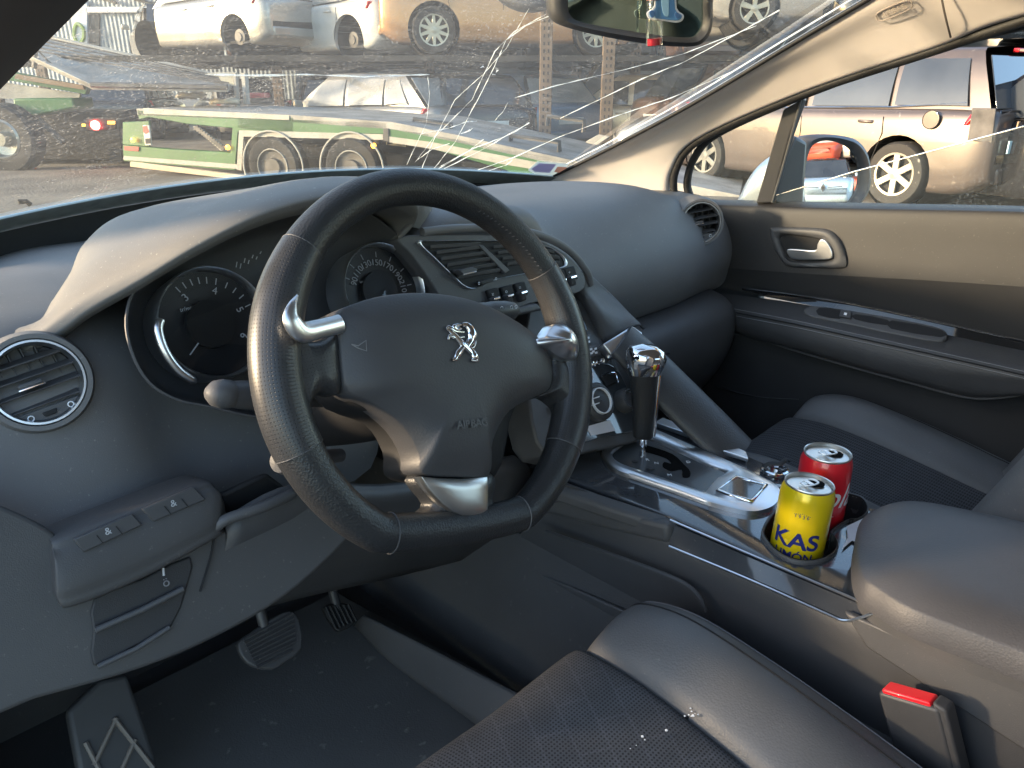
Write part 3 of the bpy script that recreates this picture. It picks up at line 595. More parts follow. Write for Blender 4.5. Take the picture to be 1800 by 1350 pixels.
# chrome joint above the grab handle
slab('chrome_joint', [Ps(1060, 604, .022), P(1112, 572, x=0.165), P(1131, 585, x=0.17), P(1118, 602, x=0.15), Ps(1078, 628, .024)], (SN + V(-0.25, 0, 0.3)), 0.02, 'satin', dash, 0.003)
slab('display', [Ps(1000, 560, .003), Ps(1022, 550, .003), Ps(1033, 580, .003), Ps(1010, 592, .003)], SN, 0.004, mat('dark display glass', (0.01, 0.012, 0.014), 0.08), stack, 0.001)
for (x, y, w, h) in ((1030, 598, 11, 10), (1043, 617, 14, 11)):
    b = slab('button', [Ps(x - w, y - h + 3, .005), Ps(x + w - 3, y - h - 3, .005), Ps(x + w, y + h - 4, .005), Ps(x - w + 4, y + h + 2, .005)], SN, 0.008, 'dark', stack, 0.0015)
    for dx, dy in ((-4, -3), (4, -4), (0, 1), (-3, 4), (5, 3)):
        slab('button_mark', [Ps(x + dx - 2, y + dy - 1.5, .0058), Ps(x + dx + 2, y + dy - 2.5, .0058), Ps(x + dx + 2.5, y + dy + 1, .0058), Ps(x + dx - 1.5, y + dy + 2, .0058)], SN, 0.002, 'white', b, 0)
for x, y in ((1041, 641), (1049, 638), (1057, 635)):
    lathe('push_button', [(0.0048, -0.003), (0.0048, 0.003), (0.0038, 0.0045), (0.001, 0.004)], Ps(x, y, .003), SN, 'chrome', stack, 16)
lathe('lock_button', [(0.002, -0.003), (0.002, 0.0055), (0.0001, 0.0055)], Ps(1049, 638, .003), SN, 'dark', stack, 12)
slab('gloss_fascia', outl([(1002, 655), (1045, 640), (1082, 645), (1110, 700), (1122, 752), (1060, 768), (1000, 775)], Ps, 3, 0.0035), SN, 0.012, 'piano', stack, 0.002)
slab('socket', [Ps(1057, 660, .007), Ps(1080, 655, .007), Ps(1087, 672, .007), Ps(1067, 681, .007)], SN, 0.006, 'black', stack, 0.003)
tube('socket_trim', curve([Ps(1057, 660, .008), Ps(1080, 655, .008), Ps(1087, 672, .008)], 3), 0.0009, 'chrome', stack, 6)
kn = lathe('control_dial', [(0.030, -0.004), (0.030, 0.010), (0.026, 0.014), (0.0225, 0.014), (0.022, 0.012)], Ps(1046, 708, .006), SN, 'dark', stack, 40)
lathe('dial_ring', [(0.0215, 0.009), (0.0205, 0.0165), (0.0190, 0.0165), (0.0188, 0.012)], Ps(1046, 708, .006), SN, 'white', kn, 40)
lathe('dial_cap', [(0.019, 0.0125), (0.001, 0.0135)], Ps(1046, 708, .006), SN, 'dark', kn, 30)
for dy in (-5, 6): slab('dial_mark', [Ps(1038, 706 + dy, .0203), Ps(1054, 701 + dy, .0203), Ps(1054, 703 + dy, .0203), Ps(1038, 708.5 + dy, .0203)], SN, 0.001, 'white', kn, 0)
kn2 = lathe('control_dial', [(0.0195, -0.004), (0.0195, 0.008), (0.0165, 0.016), (0.014, 0.017), (0.0135, 0.014), (0.001, 0.014)], Ps(1096, 705, .006), SN, 'dark', stack, 36)
lathe('dial_ring', [(0.0128, 0.014), (0.0122, 0.0155), (0.0112, 0.014)], Ps(1096, 705, .006), SN, 'satin', kn2, 30)
sd = slab('paper_label', [Ps(1033, 658, .0045), Ps(1044, 654, .0045), Ps(1043, 668, .0045), Ps(1035, 672, .0045)], SN, 0.0005, 'paper', stack, 0)
slab('paper_label', [Ps(1030, 750, .0045), Ps(1072, 738, .0045), Ps(1082, 757, .0045), Ps(1040, 766, .0045)], SN, 0.0005, 'paper', stack, 0)
slab('paper_label', [Ps(965, 718, .0045), Ps(976, 706, .0045), Ps(980, 735, .0045)], SN, 0.0005, 'paper', stack, 0)
# ---- glovebox
gb = [[V(x, y, z) for x in (0.20, 0.24, 0.45, 0.68, 0.725)] for y, z in ((.40, .80), (.325, .793), (.285, .775), (.270, .74), (.275, .68), (.31, .60), (.38, .50))]
for r in gb: r[0].y += 0.05; r[-1].y += 0.04
glb = gridmesh('glovebox', loft(gb, 4, 5), 'dashlow', dash, sharp=70, flip=True)
tube('glovebox_latch', curve([V(0.30, 0.262, 0.752), V(0.36, 0.256, 0.745), V(0.42, 0.262, 0.735)], 4), 0.003, 'black', glb, 6)
M['lowpanel'] = mat('charcoal lower trim', (0.058, 0.057, 0.058), 0.55, bump=0.4, bscale=900, dust=0.1)
# ---- lower driver side : switch block, fuse lid, knee panel
LN = V(-0.05, -0.93, 0.36).normalized(); LC = V(-0.63, 0.135, 0.85)
def Pl(px, py, off=0): return P(px, py, pl=(LC + LN * off, LN))
def lx(x, y, z): return V(x, y, z)
blk = [[V(x, y, z) for x in (-0.74, -0.725, -0.66, -0.575, -0.55, -0.542)] for y, z in ((.24, .895), (.165, .893), (.150, .888), (.128, .862), (.126, .845), (.14, .832), (.24, .825))]
for r in blk:
    r[0].y += 0.05; r[-1].y += 0.06; r[-2].y += 0.005
# switch block follows the lip traced from the dashboard
tp = [Pl(78, 958, -.05), Pl(88, 950, -.02), Pl(102, 944, -.01), Pl(232, 892, -.01), Pl(350, 848, -.01), Pl(372, 852, -.02), Pl(385, 875, -.04)]
t2 = [Pl(80, 960, -.045), Pl(92, 962, -.008), Pl(115, 985, 0), Pl(240, 930, 0), Pl(372, 870, 0), Pl(392, 880, -.01), Pl(397, 905, -.035)]
t3 = [Pl(84, 1030, -.045), Pl(95, 1038, -.008), Pl(118, 1050, 0), Pl(245, 1000, 0), Pl(370, 935, 0), Pl(388, 925, -.01), Pl(397, 925, -.035)]
t4 = [Pl(88, 1040, -.05), Pl(98, 1050, -.02), Pl(122, 1062, -.012), Pl(250, 1010, -.012), Pl(372, 943, -.012), Pl(388, 933, -.02), Pl(397, 930, -.04)]
t0 = [p + V(0, 0.05, -0.012) for p in tp]
swb = gridmesh('switch_block', loft([t0, tp, [a * .5 + b * .5 + LN * 0.002 for a, b in zip(tp, t2)], t2, [a * .5 + b * .5 + LN * .002 for a, b in zip(t2, t3)], t3, t4, [p + V(0, .1, 0) for p in t4]], 4, 4), 'lowpanel', dash, sharp=75)
def panel_pts(pts, off): return [Pl(x, y, off) for x, y in pts]
for pts, mk_ in (([(130, 948), (232, 903), (250, 923), (147, 971)], (190, 934)), ([(250, 895), (340, 856), (362, 878), (270, 917)], (305, 885))):
    q = slab('switch_strip', panel_pts(pts, 0.0035), LN, 0.008, 'dark', swb, 0.001)
    text('&', 0.009, Pl(mk_[0], mk_[1], 0.0042), V(1, 0, 0), V(0, 0.36, 0.93), 'dimwhite', q, 'switch_mark')
    a, b, c_, d_ = pts
    for t in (0.33, 0.66):
        u0 = (d_[0] + (c_[0] - d_[0]) * t, d_[1] + (c_[1] - d_[1]) * t)
        slab('switch_gap', panel_pts([(u0[0] - 12, u0[1] - 14), (u0[0] - 10.5, u0[1] - 15), (u0[0] + 1, u0[1] - 0.5), (u0[0] - 0.5, u0[1])], 0.0042), LN, 0.002, 'black', q, 0)
lowp = slab('lower_panel', outl([(-200, 860), (-60, 870), (60, 915), (112, 960), (120, 1040), (250, 1000), (385, 935), (560, 860), (640, 900), (600, 960), (500, 1050), (380, 1120), (250, 1175), (60, 1230), (-200, 1300)], Pl, 4, -.016), LN, 0.03, 'lowpanel', dash, 0.01, 4)
slab('fuse_lid', outl([(165, 1052), (250, 1018), (335, 978), (330, 1030), (300, 1105), (240, 1135), (165, 1172), (164, 1110)], Pl, 2, -.013), LN, 0.004, mat('shadow grey lid', (.026, .026, .028), .6, bump=.4, bscale=900), lowp, 0.003)  # lid coloured darker than its panel to imitate a shaded recess
tube('lid_ridge', [Pl(168, 1108, -.008), Pl(250, 1072, -.008), Pl(322, 1035, -.008)], 0.003, 'dashlow', lowp, 8)
tube('lid_ridge', [Pl(172, 1172, -.010), Pl(240, 1140, -.010), Pl(298, 1103, -.010)], 0.0025, 'dashlow', lowp, 8)
tube('bonnet_mark', [Pl(287, 998, -.0085), Pl(288, 1012, -.0085)], 0.0012, 'dimwhite', lowp, 5)
text('ö', 0.012, Pl(292, 1024, -.0085), V(1, 0, 0), V(0, .36, .93), 'stitch', lowp, 'lid_mark')
tube('panel_seam', curve([Pl(378, 935, -.0135), Pl(370, 980, -.0135), Pl(352, 1040, -.0135)], 4), 0.0012, 'black', lowp, 5)
slab('cubby', [P(385, 870, y=0.16), P(470, 830, y=0.16), P(520, 868, y=0.16), P(400, 905, y=0.16)], V(0, -0.9, 0.4), 0.02, 'black', dash, 0.005)
tube('cubby_lip', curve([P(375, 930, y=0.13), P(400, 912, y=0.125), P(460, 892, y=0.12), P(505, 872, y=0.125), P(513, 868, y=0.13)], 5), 0.006, 'dashlow', dash, 8)
kp = [[P(390, 910, y=0.14), P(520, 850, y=0.14), P(700, 850, y=0.16), P(900, 800, y=0.18)], [P(395, 960, y=0.13), P(540, 900, y=0.13), P(720, 880, y=0.15), P(930, 830, y=0.18)],
      [P(330, 1080, y=0.16), P(520, 1000, y=0.16), P(700, 960, y=0.18), P(900, 900, y=0.2)], [P(250, 1140, y=0.22), P(480, 1060, y=0.26), P(700, 1010, y=0.3), P(900, 960, y=0.3)]]
gridmesh('knee_panel', loft(kp, 5, 5), 'dark', dash, thick=0.006)
tube('panel_brow', curve([Pc(742, 408, .004), Pc(800, 402, .004), Pc(880, 402, .004), Pc(950, 414, .004), Pc(1000, 440, .004), Pc(1030, 475, .0), Pc(1038, 500, -.01)], 5), 0.006, 'dash', dash, 8)
# column shroud
shr = [[V(-.37 + w * math.cos(a), y, z + h * math.sin(a)) for a in [2 * math.pi * k / 12 for k in range(12)]] for y, z, w, h in ((0.055, .955, .062, .060), (0.08, .945, .068, .066), (0.16, .915, .072, .072), (0.26, .88, .075, .075))]
gridmesh('column_shroud', loft(shr, 3, 4, cu=True), 'black', dash, cu=True, caps=True)
# ================================================================ STEERING WHEEL
WC = V(-0.37, 0, 0.98); TL = R_(22); ROT = R_(-15.5)
WN = V(0, -math.cos(TL), math.sin(TL))            # faces the driver
wu0 = V(0, math.sin(TL), math.cos(TL)); wr0 = V(1, 0, 0)
wr = wr0 * math.cos(ROT) + wu0 * math.sin(ROT); wu = wu0 * math.cos(ROT) - wr0 * math.sin(ROT)
def Wp(u, v, n=0): return WC + wr * u + wu * v + WN * n
def Pw(px, py, off=0): return P(px, py, pl=(WC + WN * off, WN))
wheel = empty('steering_wheel', WC, 'black leather steering wheel with silver spoke trims and lion emblem', 'steering wheel')
def rimpt(deg):
    a = R_(deg); R0 = 0.173
    x, y = R0 * math.cos(a), R0 * math.sin(a)
    fl = -0.151
    if y < fl: # flat bottom, softened corners
        y = fl + (y - fl) * 0.22
    return x, y
angs = [i * 3 for i in range(120)]
def thick(d):
    t = 0.0162
    for c, w, k in ((195, 30, 0.0032), (-15, 30, 0.0035), (165, 18, 0.0018), (15, 18, 0.002)):
        dd = (d - c + 180) % 360 - 180; t += k * math.exp(-(dd / w) ** 2)
    return t
path = [Wp(*rimpt(d)) for d in angs]
tube('rim', path, [thick(d) for d in angs], 'leather', wheel, 24, closed=True, flat=(1.0, 1.08), normal=WN)
def arc(name, a0, a1, m, g=0.0008, uv=None):
    ds = [a0 + (a1 - a0) * k / 24 for k in range(25)]
    return tube(name, [Wp(*rimpt(d)) for d in ds], [thick(d) + g for d in ds], m, wheel, 24, flat=(1.0, 1.08), normal=WN, uvscale=uv)
arc('left_grip', 147, 206, 'perf', uv=330); arc('right_grip', -30, 38, 'perf', uv=330)
for o in wheel.children:
    if o.name.endswith('_grip'): o.name = 'grip'
for d in (147, 206, 38, -30, 245, 298):
    x, y = rimpt(d); p = Wp(x, y); t = (Wp(*rimpt(d + 1)) - Wp(*rimpt(d - 1))).normalized(); B = t.cross(WN)
    tube('seam', [p + WN * math.cos(a) * (thick(d) + .0003) + B * math.sin(a) * (thick(d) * 1.08 + .0003) for a in [2 * math.pi * k / 32 for k in range(32)]], 0.0007, 'dashlow', wheel, 6, closed=True)
# cross stitches along the inner edge of the rim
for a0, a1 in ((36, 75), (-28, 30)):
    d = a0
    while d < a1:
        x, y = rimpt(d); x2, y2 = rimpt(d + 1.3); k = 1 - thick(d) * 1.0 / 0.173; k2 = 1 - (thick(d) * 0.72) / 0.173
        tube('stitch', [Wp(x * k2, y * k2, thick(d) * 0.78), Wp(x2 * (k + .012), y2 * (k + .012), thick(d) * 0.45)], 0.00055, 'stitch' if False else 'dashlow', wheel, 4); d += 1.9
# hub and airbag cover
hubpx = [(596, 556), (625, 533), (680, 519), (745, 515), (815, 524), (875, 546), (930, 580), (962, 612), (970, 645), (966, 682), (935, 700), (895, 722), (872, 760), (861, 800), (858, 836), (800, 838), (741, 832), (735, 800), (710, 755), (660, 712), (612, 688), (600, 640)]
hub = pillow('airbag_cover', [Pw(x, y, 0.010) for x, y in hubpx], WN, 0.019, 'bag', wheel, 12, 4.5, 0.03, center=Pw(800, 640, 0.010), k=3)
hub2 = pillow('hub_shell', [Pw(x, y, -0.012) for x, y in [(590, 560), (700, 520), (860, 545), (970, 615), (972, 685), (905, 715), (868, 840), (738, 842), (722, 790), (690, 740), (600, 692)]], WN, 0.014, 'black', wheel, 5, 4, 0.05, k=4)
# crease of the airbag cover : raised upper brow
text('AIRBAG', 0.0105, Pw(831, 745, 0.0306), wr * 1.0 + wu * 0.06, wu, 'dashlow', hub, bold=0.0004)
# leather spokes
def wpoly(name, pts, off, th, m, bev=0.006, par=None, uv=None, k=3):
    return slab(name, curve([Pw(x, y, off) for x, y in pts], k, True), WN, th, m, par or wheel, bev, 4)
sp1 = pillow('spoke', [Pw(x, y, 0.002) for x, y in [(495, 520), (520, 590), (560, 600), (592, 585), (597, 640), (597, 692), (562, 690), (543, 712), (530, 730), (490, 700), (478, 610)]], WN, 0.012, 'perf', wheel, 6, 5, 0.02, uvscale=330)
sp2 = pillow('spoke', [Pw(x, y, 0.0) for x, y in [(965, 618), (1005, 632), (1022, 640), (1020, 700), (1000, 735), (985, 712), (960, 696), (935, 700), (958, 670)]], WN, 0.012, 'perf', wheel, 6, 5, 0.02, uvscale=330)
pillow('spoke', [Pw(x, y, -0.004) for x, y in [(732, 835), (862, 832), (866, 880), (885, 905), (840, 925), (770, 925), (745, 905), (757, 885)]], WN, 0.010, 'leather', wheel, 5, 5, 0.016)
# silver horns and bottom plate
for pts, rad in (([(523, 519, .030), (514, 538, .034), (512, 562, .034), (530, 583, .030), (562, 578, .022), (598, 569, .012)], (.001, .0040, .0075, .0090, .0080, .0082)),):
    q = curve([Pw(x, y, o) for x, y, o in pts], 6); kf = len(rad) - 1
    rr = [rad[min(int(t), kf - 1)] * (1 - (t - min(int(t), kf - 1))) + rad[min(int(t), kf - 1) + 1] * (t - min(int(t), kf - 1)) for t in [kf * a / (len(q) - 1) for a in range(len(q))]]
    tube('spoke_trim', q, rr, 'satin', wheel, 20, flat=(.55, 1.0), normal=WN)
pillow('spoke_trim', [Pw(x, y, 0.0200) for x, y in [(946, 606), (946, 596), (958, 592), (966, 580), (975, 570), (990, 569), (1006, 582), (1016, 605), (1014, 628), (1000, 633), (980, 626), (962, 613)]], WN, .016, 'satin', wheel, 10, 2.0, 0.016, center=Pw(986, 600, 0.0200), k=5)
pillow('spoke_trim', [Pw(x, y, 0.0120) for x, y in [(740, 838), (775, 841), (815, 842), (857, 838), (858, 855), (858, 870), (857, 896), (848, 903), (833, 908), (812, 906), (795, 899), (778, 886), (763, 870), (750, 855)]], WN, 0.0045, 'brush', wheel, 8, 3.5, 0.012, center=Pw(815, 865, 0.0120), k=1)
# horn symbols
for (x, y, s) in ((633, 606, 1), (947, 626, -1)):
    q = Pw(x, y, 0.0285 if s == 1 else 0.022)
    tube('horn_symbol', [q - wr * .008, q - wr * .002 * s - wu * .001, q + wr * .006 * s + wu * .004, q + wr * .006 * s - wu * .005, q - wr * .002 * s - wu * .003, q - wr * .008], 0.0005, 'stitch', hub, 5)
# lion emblem (raised chrome), outline strokes joined into one emblem
emb = []
def stroke(pts, r):
    q = curve([Pw(x, y, 0.0305) for x, y in pts], 4); rr = [1.2 * (r[0] + (r[1] - r[0]) * (1 - abs(2 * i / (len(q) - 1) - 1))) for i in range(len(q))] if isinstance(r, tuple) else [r] * len(q)
    fr_ = frames(q); g = []
    for i, p in enumerate(q):
        t, N, B = fr_[i]; N = WN; B = t.cross(N).normalized()
        g.append([p + B * math.cos(a) * rr[i] + N * math.sin(a) * rr[i] * 0.7 for a in [2 * math.pi * k / 8 for k in range(8)]])
    return g
strokes = [([(785, 577), (799, 589), (814, 606), (829, 621), (839, 633)], (0.0012, 0.0030)),
           ([(812, 571), (820, 572), (828, 582), (829, 596), (824, 606), (822, 616)], (0.0016, 0.0052)),     # chest and back
           ([(826, 590), (820, 604), (806, 620), (801, 631), (795, 633)], (0.001, 0.0032)),                     # rear leg left
           ([(818, 604), (829, 616), (834, 626), (838, 633), (828, 633)], (0.001, 0.0036)),                     # rear leg right
           ([(812, 571), (803, 572), (798, 575), (803, 579), (811, 577)], (0.0008, 0.0024)),                    # head
           ([(816, 584), (800, 582), (789, 575), (785, 578)], (0.0008, 0.0020)), ([(816, 592), (802, 594), (791, 590), (788, 597)], (0.0008, 0.0018)),   # forelegs
           ([(824, 612), (833, 610), (836, 598), (832, 588), (833, 577), (828, 576)], (0.0006, 0.0013))]                                             # tail
vs, fs = [], []
for pts, r in strokes:
    g = stroke(pts, r); o = len(vs); n = 8
    vs += [v for row in g for v in row]
    for i in range(len(g) - 1):
        for j in range(n): fs.append((o + i * n + j, o + i * n + (j + 1) % n, o + (i + 1) * n + (j + 1) % n, o + (i + 1) * n + j))
mk('emblem', vs, fs, 'chrome', hub, True, 80)
# ---- stalks (they do not turn with the wheel)
stk = empty('light_stalk', P(420, 693, y=0.10), 'round ended black light stalk left of the steering wheel', 'control stalk')
a, b = P(383, 692, y=0.075), P(560, 700, y=0.085); ax_ = (b - a).normalized()
lathe('stalk_arm', [(0.0115, 0.012), (0.0125, 0.02), (0.0135, 0.045), (0.013, 0.047), (0.0145, 0.049), (0.015, 0.085), (0.009, 0.10), (0.008, 0.14)], a, ax_, 'dark', stk, 28)
lathe('stalk_knob', [(0.0005, -0.011), (0.006, -0.0095), (0.011, -0.004), (0.013, 0.004), (0.0125, 0.011), (0.0115, 0.0125)], a, ax_, 'dashlow', stk, 28)
text('≡ ☼', 0.008, a + ax_ * 0.036 + V(0, -0.0136, 0.005), ax_, V(0, 0.3, 1), 'white', stk, 'stalk_mark') if False else None
for dx, dy in ((0.028, 0.004), (0.034, -0.003), (0.034, 0.006), (0.056, 0.004), (0.062, -0.003), (0.058, -0.006)):
    q = a + ax_ * dx + V(0, -0.0140, dy)
    tube('stalk_mark', [q + (ax_ * math.cos(t) + V(0, 0, 1) * math.sin(t)) * 0.0022 for t in [k * math.pi / 4 for k in range(7)]], 0.0005, 'dimwhite', stk, 4)
stk2 = empty('wiper_stalk', P(860, 550, y=0.10), 'black wiper stalk pointing right above the wheel hub', 'control stalk')
a, b = P(908, 545, y=0.10), P(740, 560, y=0.10); ax_ = (b - a).normalized()
lathe('stalk_arm', [(0.0005, -0.002), (0.006, 0.0), (0.010, 0.006), (0.0125, 0.02), (0.013, 0.045), (0.012, 0.05), (0.0125, 0.055), (0.012, 0.09), (0.007, 0.10), (0.007, 0.14)], a, ax_, 'dark', stk2, 28)
for dx in (0.012, 0.02, 0.036): 
    q = a + ax_ * dx + V(0, -0.011, 0.007); tube('stalk_mark', [q + (ax_ * math.cos(t) + V(0, 0, 1) * math.sin(t)) * 0.002 for t in [k * math.pi / 4 for k in range(8)]], 0.0004, 'white', stk2, 4)
stk3 = empty('paddle_stalk', P(500, 815, y=0.09), 'small silver tipped lever behind the lower left rim', 'control stalk')
lathe('stalk_arm', [(0.0005, 0), (0.010, 0.003), (0.013, 0.012), (0.013, 0.03), (0.008, 0.05), (0.007, 0.1)], P(486, 812, y=0.055), (P(600, 800, y=0.09) - P(486, 812, y=0.055)), 'dashlow', stk3, 24)

# ================================================================ CENTRE CONSOLE
ZT = 0.69
M['gate'] = mat('black gate slot', (.003, .003, .003), .9, spec=.1)
con = empty('centre_console', (0.08, -0.1, 0.3), 'glossy anthracite centre console with silver gear surround between the seats', 'console')
ctop = [P(985, 836, z=ZT), P(1178, 908, z=ZT), P(1350, 985, z=ZT), P(1538, 1068, z=ZT), P(1600, 1020, z=ZT), P(1640, 900, z=ZT), P(1553, 900, z=ZT), P(1430, 852, z=ZT), P(1313, 800, z=ZT), P(1155, 733, z=ZT), P(1100, 745, z=ZT), P(1010, 790, z=ZT)]
ctop_o = slab('console_top', ctop, V(0, 0, 1), 0.02, 'piano', con, 0.004, 4)
# body under the top: flank facing the driver
fl = [[p for p in (P(975, 845, z=.695), P(1172, 912, z=.682), P(1350, 990, z=.682), P(1540, 1072, z=.682), P(1700, 1150, z=.682), P(1900, 1240, z=.682))],
      [P(960, 900, x=-.055), P(1165, 955, x=-.055), P(1320, 1018, x=-.055), P(1482, 1092, x=-.055), P(1700, 1180, x=-.055), P(1900, 1280, x=-.055)],
      [V(-.062, .2, .56), V(-.062, -.02, .56), V(-.062, -.15, .56), V(-.062, -.29, .56), V(-.062, -.45, .56), V(-.062, -.62, .56)],
      [V(-.075, .25, .28), V(-.075, -.02, .28), V(-.075, -.15, .28), V(-.075, -.29, .28), V(-.075, -.45, .28), V(-.075, -.62, .28)]]
gridmesh('console_flank', loft(fl, 5, 5), 'dark', con, sharp=60)
bk = [[V(.22, .2, .675), V(.205, -.02, .675), V(.185, -.25, .675), V(.185, -.6, .675)], [V(.225, .2, .28), V(.215, -.02, .28), V(.2, -.25, .28), V(.2, -.6, .28)]]
gridmesh('console_flank', loft(bk, 3, 2), 'dark', con)
# padded knee roll on the driver side
slab('knee_pad', [P(960, 858, x=-.060), P(1060, 895, x=-.060), P(1174, 936, x=-.060) + V(0, 0, .012), P(1174, 957, x=-.060), P(1060, 930, x=-.060), P(950, 900, x=-.060)], V(-1, 0, .15), .03, 'dashlow', con, .008, 4)
slab('knee_pad', [P(975, 838, z=.692), P(1060, 868, z=.692), P(1176, 906, z=.692), P(1172, 925, z=.686), P(1060, 890, z=.686), P(960, 856, z=.686)], V(0, 0, 1), .02, 'dashlow', con, .006, 4)
gl_f = [[P(x, y, z=.688) for x, y in ((1180, 920), (1350, 994), (1540, 1074))], [P(x, y, x=-.058) for x, y in ((1176, 958), (1330, 1020), (1484, 1088))]]
gridmesh('gloss_flank', loft(gl_f, 4, 3), 'piano', con)
# silver edge strips
tube('edge_trim', curve([P(1178, 914, z=.6935), P(1350, 988, z=.6935), P(1542, 1070, z=.6935)], 5), 0.0016, 'satin', con, 6)
tube('edge_trim', curve([P(1176, 960, x=-.061), P(1320, 1020, x=-.061), P(1450, 1078, x=-.061), P(1483, 1091, x=-.061), P(1512, 1086, x=-.059), P(1545, 1074, x=-.055)], 5), 0.0017, 'satin', con, 6)
# rail on passenger side
slab('side_rail', [P(1150, 742, z=.70), P(1165, 733, z=.70), P(1235, 760, z=.70), P(1312, 793, z=.70), P(1316, 805, z=.70), P(1265, 790, z=.70), P(1232, 775, z=.70), P(1215, 764, z=.70)], V(0, 0, 1), 0.008, 'satin', con, 0.002)
# gear surround

N0 = V(0, 0, 1)
go = [(1057, 800), (1075, 778), (1110, 757), (1145, 757), (1200, 780), (1265, 808), (1330, 838), (1368, 862), (1366, 886), (1345, 900), (1310, 903), (1250, 888), (1185, 865), (1120, 843), (1075, 826)]
gi = [(1076, 802), (1090, 788), (1115, 772), (1142, 774), (1190, 795), (1240, 818), (1275, 832), (1262, 842), (1250, 855), (1238, 868), (1225, 864), (1200, 856), (1165, 844), (1120, 829), (1090, 817)]
ringframe('gear_surround', [P(x, y, z=ZT + .002) for x, y in go], [P(x, y, z=ZT + .002) for x, y in gi], N0, 0.008, 'satin', con)
slab('gear_plate', outl([(x, y) for x, y in gi], lambda x, y, o: P(x, y, z=ZT + .003 + o)), N0, 0.003, mat('smoked gear plate', (0.05, 0.055, 0.06), 0.28, coat=0.15, dust=.1), con, 0)
slab('gear_gate', curve([P(x, y, z=ZT + .0036) for x, y in [(1128, 783), (1142, 784), (1182, 798), (1202, 816), (1213, 828), (1212, 838), (1200, 838), (1198, 825), (1180, 828), (1165, 820), (1168, 812), (1180, 815), (1172, 806), (1150, 798), (1130, 792)]], 3, True), N0, 0.0006, 'gate', con, 0)
slab('tray_recess', [P(x, y, z=ZT + .0112) for x, y in [(1262, 862), (1293, 838), (1345, 852), (1322, 880)]], N0, 0.004, 'piano', con, 0.002)
ringframe('tray_trim', [P(x, y, z=ZT + .011) for x, y in [(1258, 863), (1276, 849), (1294, 836), (1320, 843), (1350, 852), (1337, 867), (1323, 882), (1290, 873)]], [P(x, y, z=ZT + .011) for x, y in [(1265, 861), (1280, 850), (1295, 840), (1318, 846), (1342, 853), (1331, 867), (1320, 878), (1290, 870)]], N0, 0.002, 'chrome', con, kk=1)
for x, y, t in ((1128, 803, 'P'), (1116, 812, 'S'), (1154, 814, 'N'), (1144, 824, '*'), (1177, 835, 'M'), (1210, 812, 'D'), (1138, 808, 'R')):
    text(t, 0.0095, P(x, y, z=ZT + .0037), cR, cH, 'white', con, 'gate_letter')
lathe('mode_button', [(0.005, 0), (0.005, 0.0025), (0.001, 0.003)], P(1116, 812, z=ZT + .003), N0, 'dark', con, 16); lathe('mode_button', [(0.0055, 0), (0.0055, 0.0025), (0.001, 0.003)], P(1144, 824, z=ZT + .003), N0, 'dark', con, 16)
# cup holder : figure of eight rim with deep wells
cpx = [(1338, 935), (1345, 955), (1365, 975), (1395, 989), (1430, 991), (1458, 982), (1473, 966), (1470, 950), (1463, 940), (1490, 917), (1510, 914), (1525, 903), (1526, 888), (1514, 875), (1485, 868), (1440, 866), (1400, 880), (1360, 900)]
co = [P(x, y, z=ZT + .002) for x, y in cpx]; cc = sum(co, V(0, 0, 0)) / len(co)
ci = [q + (cc - q).normalized() * 0.005 for q in co]
ringframe('cup_rim', co, ci, N0, 0.0035, 'dashlow', con)
cw = curve(ci, 4, True)
cutp = slab('tmp_cut', [q + V(0, 0, .02) for q in curve(ci, 4, True)], N0, .08, 'under' if 'under' in M else 'black', None, 0); mdb = ctop_o.modifiers.new('cup', 'BOOLEAN'); mdb.object = cutp; mdb.operation = 'DIFFERENCE'; body_jobs.append((ctop_o, [cutp]))
gridmesh('cup_well', [[q + V(0, 0, .0035) for q in cw], [q + V(0, 0, -.0) for q in cw], [q + (cc - q) * .06 + V(0, 0, -.05) for q in cw], [q + (cc - q) * .1 + V(0, 0, -.062) for q in cw], [q * 0 + cc + V(0, 0, -.062) for q in cw]], 'rubber', con, cu=True, flip=True)
slab('paper_label', [P(x, y, z=ZT + .0035) for x, y in [(1488, 925), (1530, 905), (1540, 914), (1520, 955), (1498, 950), (1480, 965), (1490, 945)]], N0, 0.0005, 'paper', con, 0)
# 12 V outlet ring with loose strap
lathe('socket_ring', [(0.021, 0), (0.020, 0.004), (0.017, 0.005), (0.0165, 0.0), (0.016, -0.03), (0.001, -0.03)], P(1362, 828, z=ZT + .003), N0, 'chrome', con, 30)
tube('socket_strap', curve([P(1343, 822, z=ZT + .01), P(1352, 815, z=ZT + .016), P(1372, 815, z=ZT + .02), P(1380, 808, z=ZT + .024), P(1386, 810, z=ZT + .02)], 4), 0.0035, 'rubber', con, 8, flat=(0.6, 1.2))
